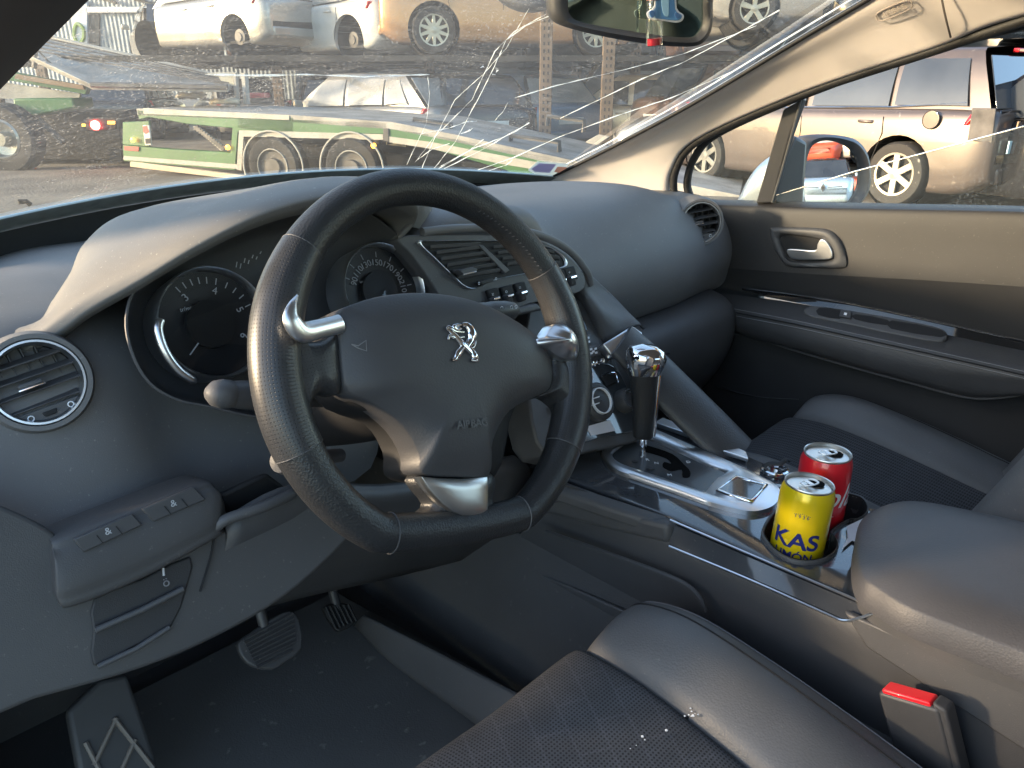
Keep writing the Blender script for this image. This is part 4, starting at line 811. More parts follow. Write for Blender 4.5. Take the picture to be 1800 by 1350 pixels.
# arm rest lid
lid_o = [P(x, y, z=.725) for x, y in [(1500, 985), (1508, 935), (1540, 908), (1600, 895), (1700, 912), (1840, 945), (2000, 990), (2000, 1290), (1840, 1190), (1700, 1132), (1600, 1092), (1540, 1055), (1510, 1030)]]
M['lidleather'] = mat('charcoal lid leather', (0.066, 0.065, 0.070), 0.5, bump=0.35, bscale=420, btype='voronoi', rvar=0.05, vscale=9)
lid = empty('armrest_lid', (0.05, -0.45, 0.70), 'padded dark grey armrest lid at the rear of the console', 'armrest')
pillow('armrest_pad', [p + V(0, 0, .012) for p in lid_o], N0, 0.020, 'lidleather', lid, 9, 5, 0.03, k=5, center=P(1760, 1030, z=.737))
pillow('armrest_base', [P(x, y, z=.70) for x, y in [(1500, 1010), (1512, 960), (1545, 925), (1600, 905), (1700, 925), (1840, 960), (2000, 1000), (2000, 1310), (1840, 1215), (1700, 1158), (1600, 1110), (1540, 1078), (1512, 1050)]], N0, 0.008, 'dashlow', lid, 4, 5, 0.015, k=5)
slab('rear_flank', [V(-.060, -.30, .685), V(-.060, -.62, .69), V(-.064, -.62, .60), V(-.062, -.33, .655)], V(-1, 0, .1), 0.01, 'dashlow', con, 0.003)
# grab handle from the stack down to the console
gh = empty('grab_handle', P(1300, 785, x=.2), 'padded stitched leather brace sloping from centre stack to console', 'grab handle')
gp = curve([P(1092, 598, x=.125), P(1128, 632, x=.145), P(1165, 670, x=.16), P(1210, 715, x=.178), P(1262, 765, x=.195), P(1300, 800, x=.208)], 6)
tube('handle_pad', gp, [0.024] + [0.0255 + 0.004 * math.sin(math.pi * i / len(gp)) for i in range(len(gp) - 1)], 'strut', gh, 20, flat=(0.5, 1.38), normal=V(-0.35, -0.5, 0.8))
for s in (0.55,):
    tube('seam', [p + V(0.020, -0.002, 0.0145) for p in gp], 0.0007, 'stitch', gh, 5)
# gear lever
gl = empty('gear_lever', P(1129, 800, z=ZT), 'automatic gear lever with chrome cap and black leather grip', 'gear lever')
gb0 = P(1130, 800, z=ZT + .004); gt = P(1132, 640, x=gb0.x + 0.004); axg = (gt - gb0).normalized(); LG = (gt - gb0).length
tube('lever_rod', [gb0 - axg * .01, gb0 + axg * LG * .4], 0.0055, 'chrome', gl, 16)
vr = cR
def gsec(t, w, dpt, off=0, n=20):
    c = gb0 + axg * LG * t + vr * off; f = axg.cross(vr).normalized()
    return [c + vr * (w * math.copysign(abs(math.cos(a)) ** 0.8, math.cos(a))) + f * (dpt * math.copysign(abs(math.sin(a)) ** 0.8, math.sin(a))) for a in [2 * math.pi * k / n for k in range(n)]]
gridmesh('lever_grip', [gsec(.20, .004, .004), gsec(.20, .013, .011), gsec(.22, .0155, .013), gsec(.5, .0165, .015), gsec(.8, .020, .017, -.001), gsec(.95, .0235, .019, -.002), gsec(1.0, .0235, .019, -.002)], 'leather', gl, cu=True, sharp=60)
gridmesh('lever_cap', [gsec(.90, .0245, .0195, .001), gsec(.97, .028, .022, .002), gsec(1.06, .0305, .024, .003), gsec(1.14, .028, .022, .002), gsec(1.19, .019, .015, -.001), gsec(1.21, .001, .001, -.002)], 'chrome', gl, cu=True, sharp=80)
tube('lever_strip', curve([gb0 + axg * LG * .22 + vr * .0155, gb0 + axg * LG * .55 + vr * .0185, gb0 + axg * LG * .85 + vr * .0225, gb0 + axg * LG * 1.03 + vr * .0245], 4), 0.0042, 'chrome', gl, 10)
# ================================================================ CANS
M['tab'] = mat('satin pull tab', (.86, .86, .86), .42, .7)
M['lidal'] = mat('brushed can lid', (.66, .65, .62), .38, 1.0)
def tabshape(c, rt, fw, m, par):
    o = []
    for k in range(20):
        a = 2 * math.pi * k / 20; o.append((0.0075 * math.copysign(abs(math.cos(a)) ** .6, math.cos(a)), 0.0125 * math.copysign(abs(math.sin(a)) ** .7, math.sin(a))))
    g = []
    for s, h in ((1.0, 0.0), (0.97, .0012), (0.80, .0012), (0.76, 0)): g.append([c + rt * x * s + fw * y * s + V(0, 0, h) for x, y in o])
    q = gridmesh('pull_tab', g, m, par, cu=True)
    slab('tab_bar', [c + rt * a + fw * b + V(0, 0, .001) for a, b in ((-.0068, -.002), (.0068, -.002), (.0068, .0035), (-.0068, .0035))], N0, .001, m, q, 0)
    return q
def can(name, base, H, R, m, label, tabdir, lean=(0, 0)):
    e = empty(name, base, label, 'drink can')
    ax = V(lean[0], lean[1], 1).normalized()
    b = lathe('can_body', [(0.001, 0.004), (R * .72, 0.004), (R * .78, 0), (R * .97, .008), (R, .014), (R, H - .014), (R * .985, H - .010), (R * .93, H - .004), (R * .90, H - .001)], base, ax, m, e, 48)
    lathe('can_lid', [(R * .90, H - .0015), (R * .92, H + .0008), (R * .905, H + .002), (R * .87, H + .001), (R * .85, H - .0055), (R * .83, H - .006), (R * .79, H - .003), (R * .001, H - .003)], base, ax, 'lidal', e, 48)
    t = base + ax * (H - .0022); fw = V(math.cos(tabdir), math.sin(tabdir), 0); rt = V(-fw.y, fw.x, 0)
    mo = curve([t + fw * (a) + rt * b + V(0, 0, .0004) for a, b in ((-.003, -.006), (-.012, -.0105), (-.020, -.006), (-.0215, 0), (-.020, .006), (-.012, .0105), (-.003, .006), (-.001, 0))], 3, True)
    slab('can_mouth', mo, ax, .0006, 'gate', e, 0)
    tabshape(t + V(0, 0, .0035), rt, fw, 'tab', e)
    return e, b, ax
def wraptext(s, size, base, ax, R, h, yaw, m, par, name='lettering', bold=0.0, shear=0.0, sx=1.0):
    """lettering bent round the can wall"""
    o = text(s, size, V(0, 0, 0), V(1, 0, 0), V(0, 1, 0), m, None, name, .0, bold=bold, shear=shear, sx=sx)
    me = o.data; bm = bmesh.new(); bm.from_mesh(me); bmesh.ops.triangulate(bm, faces=bm.faces); bmesh.ops.subdivide_edges(bm, edges=[e for e in bm.edges if e.calc_length() > 0.003], cuts=2, use_grid_fill=False); bmesh.ops.triangulate(bm, faces=bm.faces)
    q = V(0, 0, 1).rotation_difference(ax)
    for v in bm.verts:
        a = yaw + v.co.x / R
        v.co = base + q @ V(math.cos(a) * (R + .0004), math.sin(a) * (R + .0004), h + v.co.y)
    bm.to_mesh(me); bm.free(); o.parent = par; o.matrix_parent_inverse = wmat(par).inverted(); return o
kt = P(1416, 852, d=0.945); kb = kt + V(0, 0, -.115) + V(.004, .002, 0) * 0
kc, kbody, kax = can('lemon_soda_can', kb, .115, .0325, 'yellow', 'open yellow lemon soda can with blue lettering in the near cup holder', R_(160), (0.05, -0.02))
camyaw = math.atan2(CAM.y - kb.y, CAM.x - kb.x)
wraptext('KAS', .030, kb, kax, .0325, .049, camyaw - .12, 'navy', kbody, bold=.0007, sx=1.1)
wraptext('LIMÓN', .0155, kb, kax, .0325, .028, camyaw - .12, 'navy', kbody, bold=.0003)
wraptext('1 9 3 6', .0062, kb, kax, .0325, .084, camyaw - .05, 'navy', kbody)
for k in range(9):
    wraptext('.', .008, kb, kax, .0325, .0905 - .0006 * abs(k - 4), camyaw - .32 + k * .07, 'navy', kbody, 'print_dot')
ct = P(1455, 797, d=1.01); cb = ct + V(0, 0, -.118)
cc_, cbody, cax = can('cola_can', cb, .118, .033, 'redlabel', 'open red cola can with white script behind the yellow can', R_(150))
camyaw2 = math.atan2(CAM.y - cb.y, CAM.x - cb.x)
wraptext('Cola', .046, cb, cax, .033, .068, camyaw2 + .25, 'white', cbody, bold=.0003, shear=.45)
wraptext('ORIGINAL', .0085, cb, cax, .033, .044, camyaw2 + .02, 'white', cbody, bold=.0001)
# ================================================================ SEATS
def seat(name, label, x0, w, yf, mirror, front_z=.60, bd=.53):
    """x0 centre, w half width; cushion with centre cloth, bolsters and a backrest"""
    e = empty(name, (x0, yf - .25, .35), label, 'car seat')
    def S(u, y, z): return V(x0 + u, y, z)
    ys = [(0.0, -.12, 0), (0.0, -.045, .0), (-.012, -.012, .3), (-.045, .0, .72), (-.11, .006, 1), (-.2, .0, .95), (-.3, -.012, .8), (-.42, -.03, .6), (-.55, -.04, .5)]
    cc2, bl, br = [], [], []
    z0 = front_z + .035
    for dy, dz, bf in ys:
        wi = w * (.56 - .1 * min(1, -dy / .35)); y = yf + dy; z = z0 + dz
        cc2.append([S(-wi, y, z - .004), S(-wi * .9, y, z + .004), S(-wi * .45, y, z + .003), S(0, y, z), S(wi * .45, y, z + .003), S(wi * .9, y, z + .004), S(wi, y, z - .004)])
        for s, L in ((-1, bl), (1, br)):
            yy = yf + dy - (0.012 if dy > -.02 else 0)
            L.append([S(s * (wi - .004), yy, z - .012), S(s * (wi + .012), yy, z + .006 + .012 * bf), S(s * (wi * .45 + w * .50), yy, z + .008 + .034 * bf), S(s * w * .93, yy, z + .001 + .034 * bf), S(s * w * .985, yy, z - .018 + .026 * bf), S(s * w, yy, z - .05), S(s * w * .97, yy, z - .17)])
    gridmesh('seat_cushion', loft(cc2, 4, 6), 'fabric' if not mirror else 'ribfab', e, uvscale=250, sharp=80)
    for L in (bl, br):
        g = loft(L, 5, 6); gridmesh('bolster', g, 'seatleather', e, sharp=80)
        tube('piping', [r[17] for r in g[6:]], 0.0019, 'seatleather', e, 6); tube('stitch_line', [r[16] + V(0, 0, .0006) for r in g[6:]], 0.0007, 'stitch', e, 5)
        tube('seam', [r[13] + V(0, 0, .0003) for r in g[8:]], 0.0012, 'black', e, 5)
    # backrest
    bb = []
    for h, wd in ((0, .95), (.15, 1), (.35, 1.0), (.5, .92), (.6, .8), (.64, .5)):
        yb_ = yf - bd - h * .42; zz = z0 - .03 + h; t = .055
        bb.append([S(-w * wd, yb_ - .06, zz), S(-w * wd * .96, yb_ + .035, zz), S(-w * wd * .7, yb_ + .06, zz), S(-w * wd * .5, yb_ + .015, zz), S(0, yb_ + .01, zz), S(w * wd * .5, yb_ + .015, zz), S(w * wd * .7, yb_ + .06, zz), S(w * wd * .96, yb_ + .035, zz), S(w * wd, yb_ - .06, zz), S(0, yb_ - .1, zz)])
    gridmesh('backrest', loft(bb, 4, 4, cu=True), 'seatleather', e, cu=True, caps=True)
    hr = [[S(a * .13, yf - .83 + b * .04, z0 + .66 + c * .09) for a, b in ((-1, 0), (-.8, 1), (.8, 1), (1, 0), (.8, -1), (-.8, -1))] for c in (-1, -.6, .6, 1)]
    gridmesh('headrest', loft(hr, 3, 3, cu=True), 'seatleather', e, cu=True, caps=True)
    box('seat_base', (x0, yf - .3, .42), (w * 1.7, .45, .2), 'dark', e, .02)
    return e
seat('driver_seat', 'driver seat with perforated diamond stitched cloth and smooth leather side bolster', -.375, .25, -.055, False, .575)
seat('passenger_seat', 'passenger seat with ribbed cloth centre and leather bolster beyond the console', .475, .235, .10, True, .565, .445)
tube('seat_seam', curve([P(1222, 1250, z=.6125), P(1170, 1290, z=.6115), P(1100, 1340, z=.6105), P(1000, 1410, z=.6105)], 4), .0016, 'black', bpy.data.objects['driver_seat'], 6)
# crumbs on the driver seat seam
for k in range(26):
    t = random.random(); a = P(1130 - 10, 1150, z=.625); px, py = (1132 + t * 110 + random.uniform(-3, 3), 1150 + t * 105 + random.uniform(-3, 3)) if k < 13 else ((1222 - t * t * 190 + random.uniform(-14, 14), 1252 + t * t * 110 + random.uniform(-10, 10)))
    q = P(px, py, z=.621)
    if k == 0: cr_vs, cr_fs = [], []
    r = random.uniform(.0003, .0013) if k % 5 else .0018; o = len(cr_vs)
    for dx, dy, dz in ((1, 0, 0), (-1, .2, 0), (0, 1, 0), (0, -1, .1), (0, 0, 1), (0, 0, -1)): cr_vs.append(q + V(dx, dy, dz + 1.5) * r)
    cr_fs += [(o + a_, o + b_, o + c__) for a_, b_, c__ in ((0, 2, 4), (2, 1, 4), (1, 3, 4), (3, 0, 4), (2, 0, 5), (1, 2, 5), (3, 1, 5), (0, 3, 5))]
tag(mk('crumbs', cr_vs, cr_fs, 'white', None, False), 'pale crumbs and glass grains in the driver seat seams', 'crumbs', kind='stuff')
pcup = empty('paper_cup', P(1692, 925, x=.235), 'cream paper cup lid peeping between the armrest and passenger seat', 'cup')
lathe('cup_body', [(.001, -.06), (.028, -.06), (.036, 0)], P(1692, 925, x=.235) + V(0, 0, .0), V(0, 0, 1), mat('cream paper', (.62, .57, .46), .6), pcup, 24)
lathe('cup_lid', [(.037, 0), (.038, .004), (.034, .007), (.031, .004), (.001, .005)], P(1692, 925, x=.235), V(0, 0, 1), mat('cream lid', (.70, .66, .55), .4), pcup, 24)
# driver door : swung wide open, hinged beyond the left edge of the frame
dd_ = empty('driver_door', (-.87, .45, .4), 'driver door swung wide open beyond the left edge', 'car door')
hx = V(-.87, .45, 0); dv = V(-.90, .42, 0).normalized(); nv = V(.42, .90, 0).normalized()
slab('door_card', [hx + V(0, 0, .30), hx + dv * 1.1 + V(0, 0, .30), hx + dv * 1.1 + V(0, 0, 1.02), hx + V(0, 0, .985)], -nv, .03, 'doorup', dd_, .008)
slab('door_skin', [hx + nv * .035 + V(0, 0, .28), hx + nv * .035 + dv * 1.1 + V(0, 0, .28), hx + nv * .035 + dv * 1.1 + V(0, 0, 1.02), hx + nv * .035 + V(0, 0, .985)], nv, .03, 'bodypaint', dd_, .008)
# seat belt buckle
bk_ = empty('belt_buckle', P(1620, 1330, x=-.10), 'black seat belt buckle with a red press button beside the driver seat', 'belt buckle')
B0 = P(1600, 1214, x=-.10); bax = (P(1640, 1370, x=-.09) - B0).normalized(); brt = (P(1640, 1222, x=-.10) - P(1556, 1200, x=-.10)).normalized()
bfw = brt.cross(bax).normalized()
if bfw.z < 0: bfw = -bfw
bfw = (V(-.55, .05, .0)).normalized()
def Bq(a, b, c): return B0 + brt * a + bfw * b + bax * c
slab('buckle_body', [Bq(-.028, -.012, .004), Bq(.030, -.012, .006), Bq(.030, .012, .006), Bq(-.028, .012, .004)], -bax, .11, 'dark', bk_, .004)
slab('buckle_button', [Bq(-.024, -.009, .0005), Bq(.022, -.009, .0015), Bq(.022, .010, .0015), Bq(-.024, .010, .0005)], -bax, .012, 'redplastic', bk_, .002)
slab('buckle_slot', [Bq(.024, -.010, .000), Bq(.036, -.010, .006), Bq(.036, .010, .006), Bq(.024, .010, .000)], -bax, .09, 'dark', bk_, .003)
# ================================================================ FLOOR, PEDALS
fmat = slab('floor_mat', [V(x, y, z) for x, y, z in ((-.70, .30, .33), (-.66, .55, .345), (-.20, .55, .345), (-.14, .20, .33), (-.14, -.3, .33), (-.70, -.3, .33))], V(0, 0, 1), .012, 'matfab', None, .004)
tag(fmat, 'dusty black floor mat in the driver footwell', 'floor mat')
tn = [[V(-.14, y, .29), V(-.13, y, .36), V(-.115, y, .44), V(-.09, y, .52), V(-.06, y, .56)] for y in (.62, .35, .0, -.4)]
gridmesh('tunnel_carpet', loft(tn, 3, 3), 'carpet', con)
gridmesh('tunnel_trim', loft([[P(x, y, z=.405) for x, y in ((640, 1082), (740, 1130), (880, 1203), (1000, 1265))], [P(x, y, z=.385) for x, y in ((632, 1088), (720, 1145), (850, 1222), (970, 1290))], [P(x, y, z=.350) for x, y in ((625, 1100), (690, 1165), (820, 1260), (920, 1335))]], 4, 4), 'dashlow', con, thick=.006)
slab('lower_tray', [P(835, 985, x=-.085), P(900, 985, x=-.085), P(1100, 1075, x=-.085), P(1090, 1105, x=-.085)], V(-1, 0, .4), .02, 'dashlow', con, .004)
tube('carpet_edge', curve([P(960, 935, x=-.08), P(1100, 985, x=-.08), P(1190, 1020, x=-.08), P(1225, 1045, x=-.08), P(1240, 1075, x=-.08)], 5), 0.004, 'dark', con, 6)
def pedal(name, label, pts, y, nrm, ribs, m='rubber'):
    e = empty(name, P(sum(p[0] for p in pts) / len(pts), sum(p[1] for p in pts) / len(pts), y=y), label, 'pedal')
    c = P(sum(p[0] for p in pts) / len(pts), sum(p[1] for p in pts) / len(pts), y=y)
    q = slab('pedal_pad', curve([P(x, yy, pl=(c, nrm)) for x, yy in pts], 2, True), nrm, .014, m, e, .003)
    for a, b in ribs: tube('rib', [P(*a, pl=(c + nrm * .002, nrm)), P(*b, pl=(c + nrm * .002, nrm))], .0022, m, q, 6)
    tube('pedal_arm', [c - nrm * .01, c - nrm * .03 + V(.01, .06, .15), c + V(.01, .16, .30)], .008, 'dark', e, 8)
    return e
PN = V(-.1, -.75, .62).normalized()
pedal('brake_pedal', 'wide ribbed rubber brake pedal above the floor mat', [(418, 1130), (440, 1112), (480, 1085), (510, 1073), (527, 1090), (532, 1140), (500, 1165), (480, 1177), (445, 1172), (425, 1155)], .33, PN,
      [((428 + k * 3, 1125 + k * 6.2), (515 + k * 0.8 - (8 if k > 6 else 0), 1078 + k * 8.2)) for k in range(9)], mat('worn pedal rubber', (.05, .05, .052), .5, dust=.3))
pedal('accelerator_pedal', 'small ribbed accelerator pedal deep in the footwell', [(568, 1068), (590, 1060), (612, 1062), (625, 1085), (622, 1098), (600, 1110), (588, 1104)], .42, PN, [((572 + k * 8, 1066 - k * 0.6), (591 + k * 7, 1106 - k * 3)) for k in range(6)], 'rubber')
fr_ = slab('foot_rest', [P(x, y, pl=(V(-.64, .32, .45), V(.1, -.8, .6))) for x, y in [(118, 1250), (175, 1195), (225, 1185), (275, 1330), (290, 1420), (150, 1420)]], V(.1, -.8, .6), .02, mat('grey footrest plastic', (.05, .05, .05), .6), None, .006)
tag(fr_, 'plastic driver foot rest with raised chevron ribs', 'foot rest')
for a, b in (((205, 1262), (165, 1345)), ((238, 1300), (215, 1350)), ((150, 1305), (178, 1360)), ((200, 1262), (270, 1350))):
    tube('rib', [P(*a, pl=(V(-.64, .32, .453), V(.1, -.8, .6))), P(*b, pl=(V(-.64, .32, .453), V(.1, -.8, .6)))], .003, mat('worn rib', (.16, .14, .12), .6), fr_, 6)
# ================================================================ PASSENGER DOOR
door = empty('passenger_door', (.78, -.1, .4), 'grey passenger door card with chrome handle and stitched armrest', 'car door')
up_ = [[P(x, y, x=.835) for x, y in ((1150, 347), (1240, 350), (1400, 354), (1600, 358), (1800, 362), (2100, 372))],
       [P(x, y, x=.79) for x, y in ((1150, 353), (1240, 357), (1400, 362), (1600, 366), (1800, 370), (2100, 380))],
       [P(x, y, x=.775) for x, y in ((1150, 362), (1240, 368), (1400, 373), (1600, 377), (1800, 382), (2100, 392))],
       [P(x, y, x=.768) for x, y in ((1150, 415), (1240, 420), (1400, 428), (1600, 436), (1800, 444), (2100, 458))],
       [P(x, y, x=.762) for x, y in ((1150, 460), (1240, 468), (1400, 480), (1600, 491), (1800, 504), (2100, 524))]]
gridmesh('upper_panel', loft(up_, 6, 5), 'doorup', door, sharp=70)
lo1 = [[P(x, y, x=.762) for x, y in ((1150, 460), (1240, 468), (1400, 480), (1600, 491), (1800, 504), (2100, 524))],
       [P(x, y, x=.785) for x, y in ((1150, 480), (1240, 492), (1400, 520), (1600, 552), (1800, 590), (2100, 640))],
       [P(x, y, x=.79) for x, y in ((1150, 490), (1240, 502), (1400, 532), (1600, 572), (1800, 610), (2100, 670))]]
gridmesh('middle_panel', loft(lo1, 6, 4), 'doorlow', door, sharp=70)
arm = [[P(x, y, x=a) for x, y, a in ((1180, 496, .79), (1250, 512, .77), (1400, 533, .765), (1600, 572, .765), (1800, 613, .765), (2100, 673, .765))],
       [P(x, y, x=a) for x, y, a in ((1180, 515, .78), (1260, 537, .73), (1400, 560, .705), (1600, 602, .70), (1800, 645, .70), (2100, 710, .70))],
       [P(x, y, x=a) for x, y, a in ((1180, 520, .78), (1260, 545, .72), (1400, 572, .690), (1600, 617, .685), (1800, 662, .685), (2100, 730, .685))],
       [P(x, y, x=a) for x, y, a in ((1180, 540, .78), (1260, 562, .72), (1400, 600, .685), (1600, 650, .680), (1800, 676, .685), (2100, 720, .685))],
       [P(x, y, x=a) for x, y, a in ((1180, 560, .79), (1255, 576, .74), (1400, 616, .705), (1600, 672, .70), (1730, 700, .70), (1850, 672, .71))],
       [P(x, y, x=a) for x, y, a in ((1180, 560, .80), (1255, 574, .78), (1400, 614, .78), (1600, 670, .78), (1730, 698, .78), (1850, 670, .78))]]
armo = gridmesh('armrest', loft(arm, 6, 5), 'strut', door, sharp=75)
tube('armrest_edge', curve([P(x, y, x=a) for x, y, a in ((1255, 577, .738), (1330, 595, .72), (1400, 617, .704), (1500, 646, .70), (1600, 673, .699), (1680, 695, .699), (1730, 701, .699), (1790, 694, .699), (1850, 672, .709))], 5), .0022, 'dashlow', door, 6)
for dy, r, m in ((0, .0013, 'black'), (-6, .0007, 'stitch'), (6, .0007, 'stitch')):
    tube('seam', curve([P(x, y + dy, x=a - .0035) for x, y, a in ((1270, 545, .713), (1400, 570, .69), (1500, 592, .686), (1600, 614, .684), (1800, 659, .684), (2000, 706, .684))], 5), r, m, armo, 5)
lo2 = [[P(x, y, x=.765) for x, y in ((1150, 560), (1255, 574), (1400, 614), (1600, 670), (1730, 698), (1900, 660))], [P(x, y, x=.76) for x, y in ((1150, 620), (1260, 640), (1400, 690), (1600, 750), (1730, 790), (1900, 800))],
       [V(.755, P(x, 700, x=.755).y, .3) for x in (1150, 1255, 1400, 1600, 1730, 1900)]]
gridmesh('lower_panel', loft(lo2, 4, 4), 'doorlow', door)
tube('pocket_line', curve([P(1260, 680, x=.75), P(1330, 697, x=.75), P(1404, 702, x=.75)], 4), .0012, 'dashlow', door, 5)
ss = [(1304, 507), (1400, 519), (1500, 535), (1600, 556), (1700, 578), (1850, 612)]
se = [(1304, 510), (1400, 532), (1500, 553), (1600, 575), (1700, 597), (1850, 628)]
gridmesh('gloss_strip', [[P(x, y, x=.768) for x, y in ss], [P(x, y, x=.757) for x, y in se]], mat('gloss black strip', (.012, .013, .015), .06, coat=.8, rvar=.02), door)
tube('chrome_line', curve([P(x, y - 1, x=.765) for x, y in ss], 4), .0018, 'chrome', door, 6)
# window switches
AN = V(-.55, 0, .83).normalized()
AP = (P(1535, 578, x=.725), AN)
def Pa(px, py, off=0): return P(px, py, pl=(AP[0] + AN * off, AN))
swt = [(1412, 546), (1425, 537), (1470, 541), (1560, 556), (1640, 572), (1664, 583), (1662, 596), (1640, 599), (1560, 585), (1470, 565), (1425, 556)]
so_ = slab('switch_panel', curve([Pa(x, y, .006) for x, y in swt], 4, True), AN, .03, 'dashlow', door, .004)
tag(so_, 'window switch panel let into the door armrest')
for p4 in (((1440, 541), (1478, 545), (1476, 560), (1438, 553)), ((1504, 552), (1560, 562), (1557, 571), (1503, 561)), ((1568, 563), (1655, 580), (1653, 592), (1566, 577))):
    slab('switch_well', curve([Pa(x, y, .0068) for x, y in p4], 2, True), AN, .001, 'black', so_, 0)
sq = slab('window_switch', [Pa(1478, 545, .011), Pa(1497, 548, .011), Pa(1495, 559, .011), Pa(1475, 555, .011)], AN, .006, 'dark', so_, .001)
slab('switch_symbol', [Pa(1484, 549, .0116), Pa(1489, 550, .0116), Pa(1488, 554, .0116), Pa(1483, 553, .0116)], AN, .0008, 'white', sq, 0)
# inner handle
HX = .766
ho = [(1357, 404), (1365, 400), (1445, 402), (1470, 415), (1483, 435), (1490, 462), (1480, 471), (1440, 470), (1390, 468), (1375, 455), (1362, 430)]
hi = [(1372, 418), (1385, 412), (1440, 420), (1455, 430), (1463, 445), (1460, 456), (1430, 459), (1390, 458), (1382, 448), (1375, 432), (1373, 424)]
hb = ringframe('handle_bezel', [P(x, y, x=HX) for x, y in ho], [P(x, y, x=HX) for x, y in hi], V(-1, 0, 0), .010, 'dashlow', door, drop=.01)
slab('handle_cup', curve([P(x, y, x=HX - .001) for x, y in hi], 4, True), V(-1, 0, 0), .002, 'black', hb, 0)
hd = slab('door_handle', curve([P(x, y, x=HX - .014) for x, y in ((1383, 439), (1400, 438), (1432, 440), (1436, 430), (1442, 421), (1452, 424), (1461, 438), (1463, 450), (1457, 456), (1425, 457), (1395, 456), (1386, 450))], 3, True), V(-1, 0, .0), .010, 'satin', hb, .004, 4)
# window frame, quarter light bar and glass
dfr = empty('door_window_frame', (.79, .3, .98), 'black passenger window frame with quarter light bar', 'window frame')
fo = [P(1215, 352, x=.80), P(1208, 320, x=.795), P(1222, 275, x=.785), P(1262, 235, x=.77), P(1400, 172, x=.735), P(1620, 92, x=.70), P(1860, 28, x=.675)]
tube('frame_rail', curve(fo, 6), .012, 'rubber', dfr, 10, flat=(1.0, .7))
slab('quarter_bar', [P(1350, 356, x=.795), P(1370, 178, x=.745), P(1409, 170, x=.74), P(1404, 176, x=.742), P(1385, 240, x=.77), P(1360, 322, x=.79), P(1356, 357, x=.795)] if False else [P(1328, 357, x=.795), P(1376, 192, x=.75), P(1412, 172, x=.742), P(1390, 235, x=.765), P(1357, 356, x=.795)], V(-1, 0, .15), .02, 'dark', dfr, .004)
tube('bar_edge', [P(1357, 356, x=.79), P(1374, 300, x=.775), P(1408, 176, x=.738)], .0022, mat('grey bar edge', (.12, .12, .12), .4), dfr, 6)
qg = mk('quarter_glass', [P(1212, 360, x=.80), P(1210, 300, x=.795), P(1240, 250, x=.78), P(1376, 185, x=.75), P(1340, 360, x=.80)], [(0, 1, 2, 3, 4)], 'side', dfr, False)
# door glass, lowered : only its lower wedge stands in the opening
dg = mk('door_glass', [P(1357, 358, x=.80), P(1358, 345, x=.80), P(1500, 302, x=.785), P(1800, 222, x=.76), P(2000, 172, x=.745), P(2000, 375, x=.80), P(1600, 366, x=.80)], [(0, 1, 2, 3, 4, 5, 6)], 'side', None, False)
tag(dg, 'half lowered passenger window pane with a bright top edge', 'window pane')
tube('glass_edge', [P(1358, 345, x=.80), P(1500, 302, x=.785), P(1800, 222, x=.76), P(2000, 172, x=.745)], .0015, 'can', dg, 6)
# ================================================================ DOOR MIRROR
dm = empty('door_mirror', P(1450, 300, x=.95), 'black backed passenger door mirror reflecting a pale blue car', 'door mirror')
mc = P(1460, 304, d=1.93)
_az = R_(172); mn = (V(math.sin(_az), math.cos(_az), 0) - (P(1460, 303, d=1) - CAM).normalized()).normalized()   # horizontal sight line towards the rear
def Pm(px, py, off=0): return P(px, py, pl=(mc + mn * off, mn))
mo = [(1424, 262), (1440, 249), (1462, 247), (1485, 253), (1503, 266), (1514, 290), (1513, 325), (1500, 352), (1485, 362), (1450, 368), (1424, 366), (1414, 345), (1415, 300)]
mo2 = [(1400, 268), (1412, 243), (1440, 236), (1475, 238), (1505, 246), (1524, 268), (1531, 300), (1528, 335), (1510, 362), (1490, 378), (1450, 382), (1405, 380), (1392, 345), (1393, 300)]
mh_g = [[Pm(x, y, .004) for x, y in mo2], [Pm(x, y, .012) for x, y in mo2]]
ou = curve([Pm(x, y, .0) for x, y in mo2], 4, True); oc = sum(ou, V(0, 0, 0)) / len(ou)
inn_ = curve([Pm(x, y, .0) for x, y in mo], 4, True)
n_ = len(ou); inn_r = [inn_[int(i * len(inn_) / n_) % len(inn_)] for i in range(n_)]
gridmesh('mirror_rim', [[q - mn * .02 for q in inn_r], [q + mn * .001 for q in inn_r], [a * .5 + b * .5 + mn * .012 for a, b in zip(ou, inn_r)], ou, [q - mn * .03 for q in ou]], 'dark', dm, cu=True, sharp=70)
pillow('mirror_shell', [q - mn * .03 for q in ou], -mn, .10, 'bodypaint', dm, 7, 2.2, .0, k=0)
mk('mirror_glass', [q - mn * .008 for q in inn_], [tuple(range(len(inn_)))], 'mirror', dm, False)
slab('mirror_foot', [P(1357, 357, x=.80), P(1372, 300, x=.80), P(1398, 238, x=.83), P(1420, 250, x=.87), P(1412, 372, x=.86)], V(-.6, -.8, 0), .04, 'dark', dm, .008)
wg = tube('wing_shell', curve([P(1290, 372, x=.90), P(1310, 320, x=.90), P(1338, 285, x=.91), P(1368, 265, x=.93)], 5), [.03, .04] + [.05] * 14, 'bodypaint', dm, 12, flat=(.5, 1.2)) if False else None
# body coloured mirror back seen through the quarter light
pillow('mirror_cap', [P(x, y, x=.93) for x, y in ((1298, 372), (1305, 335), (1325, 300), (1352, 276), (1380, 262), (1400, 300), (1400, 372))], V(-1, -.2, .1), .02, 'bodypaint', dm, 6, 3, .03)
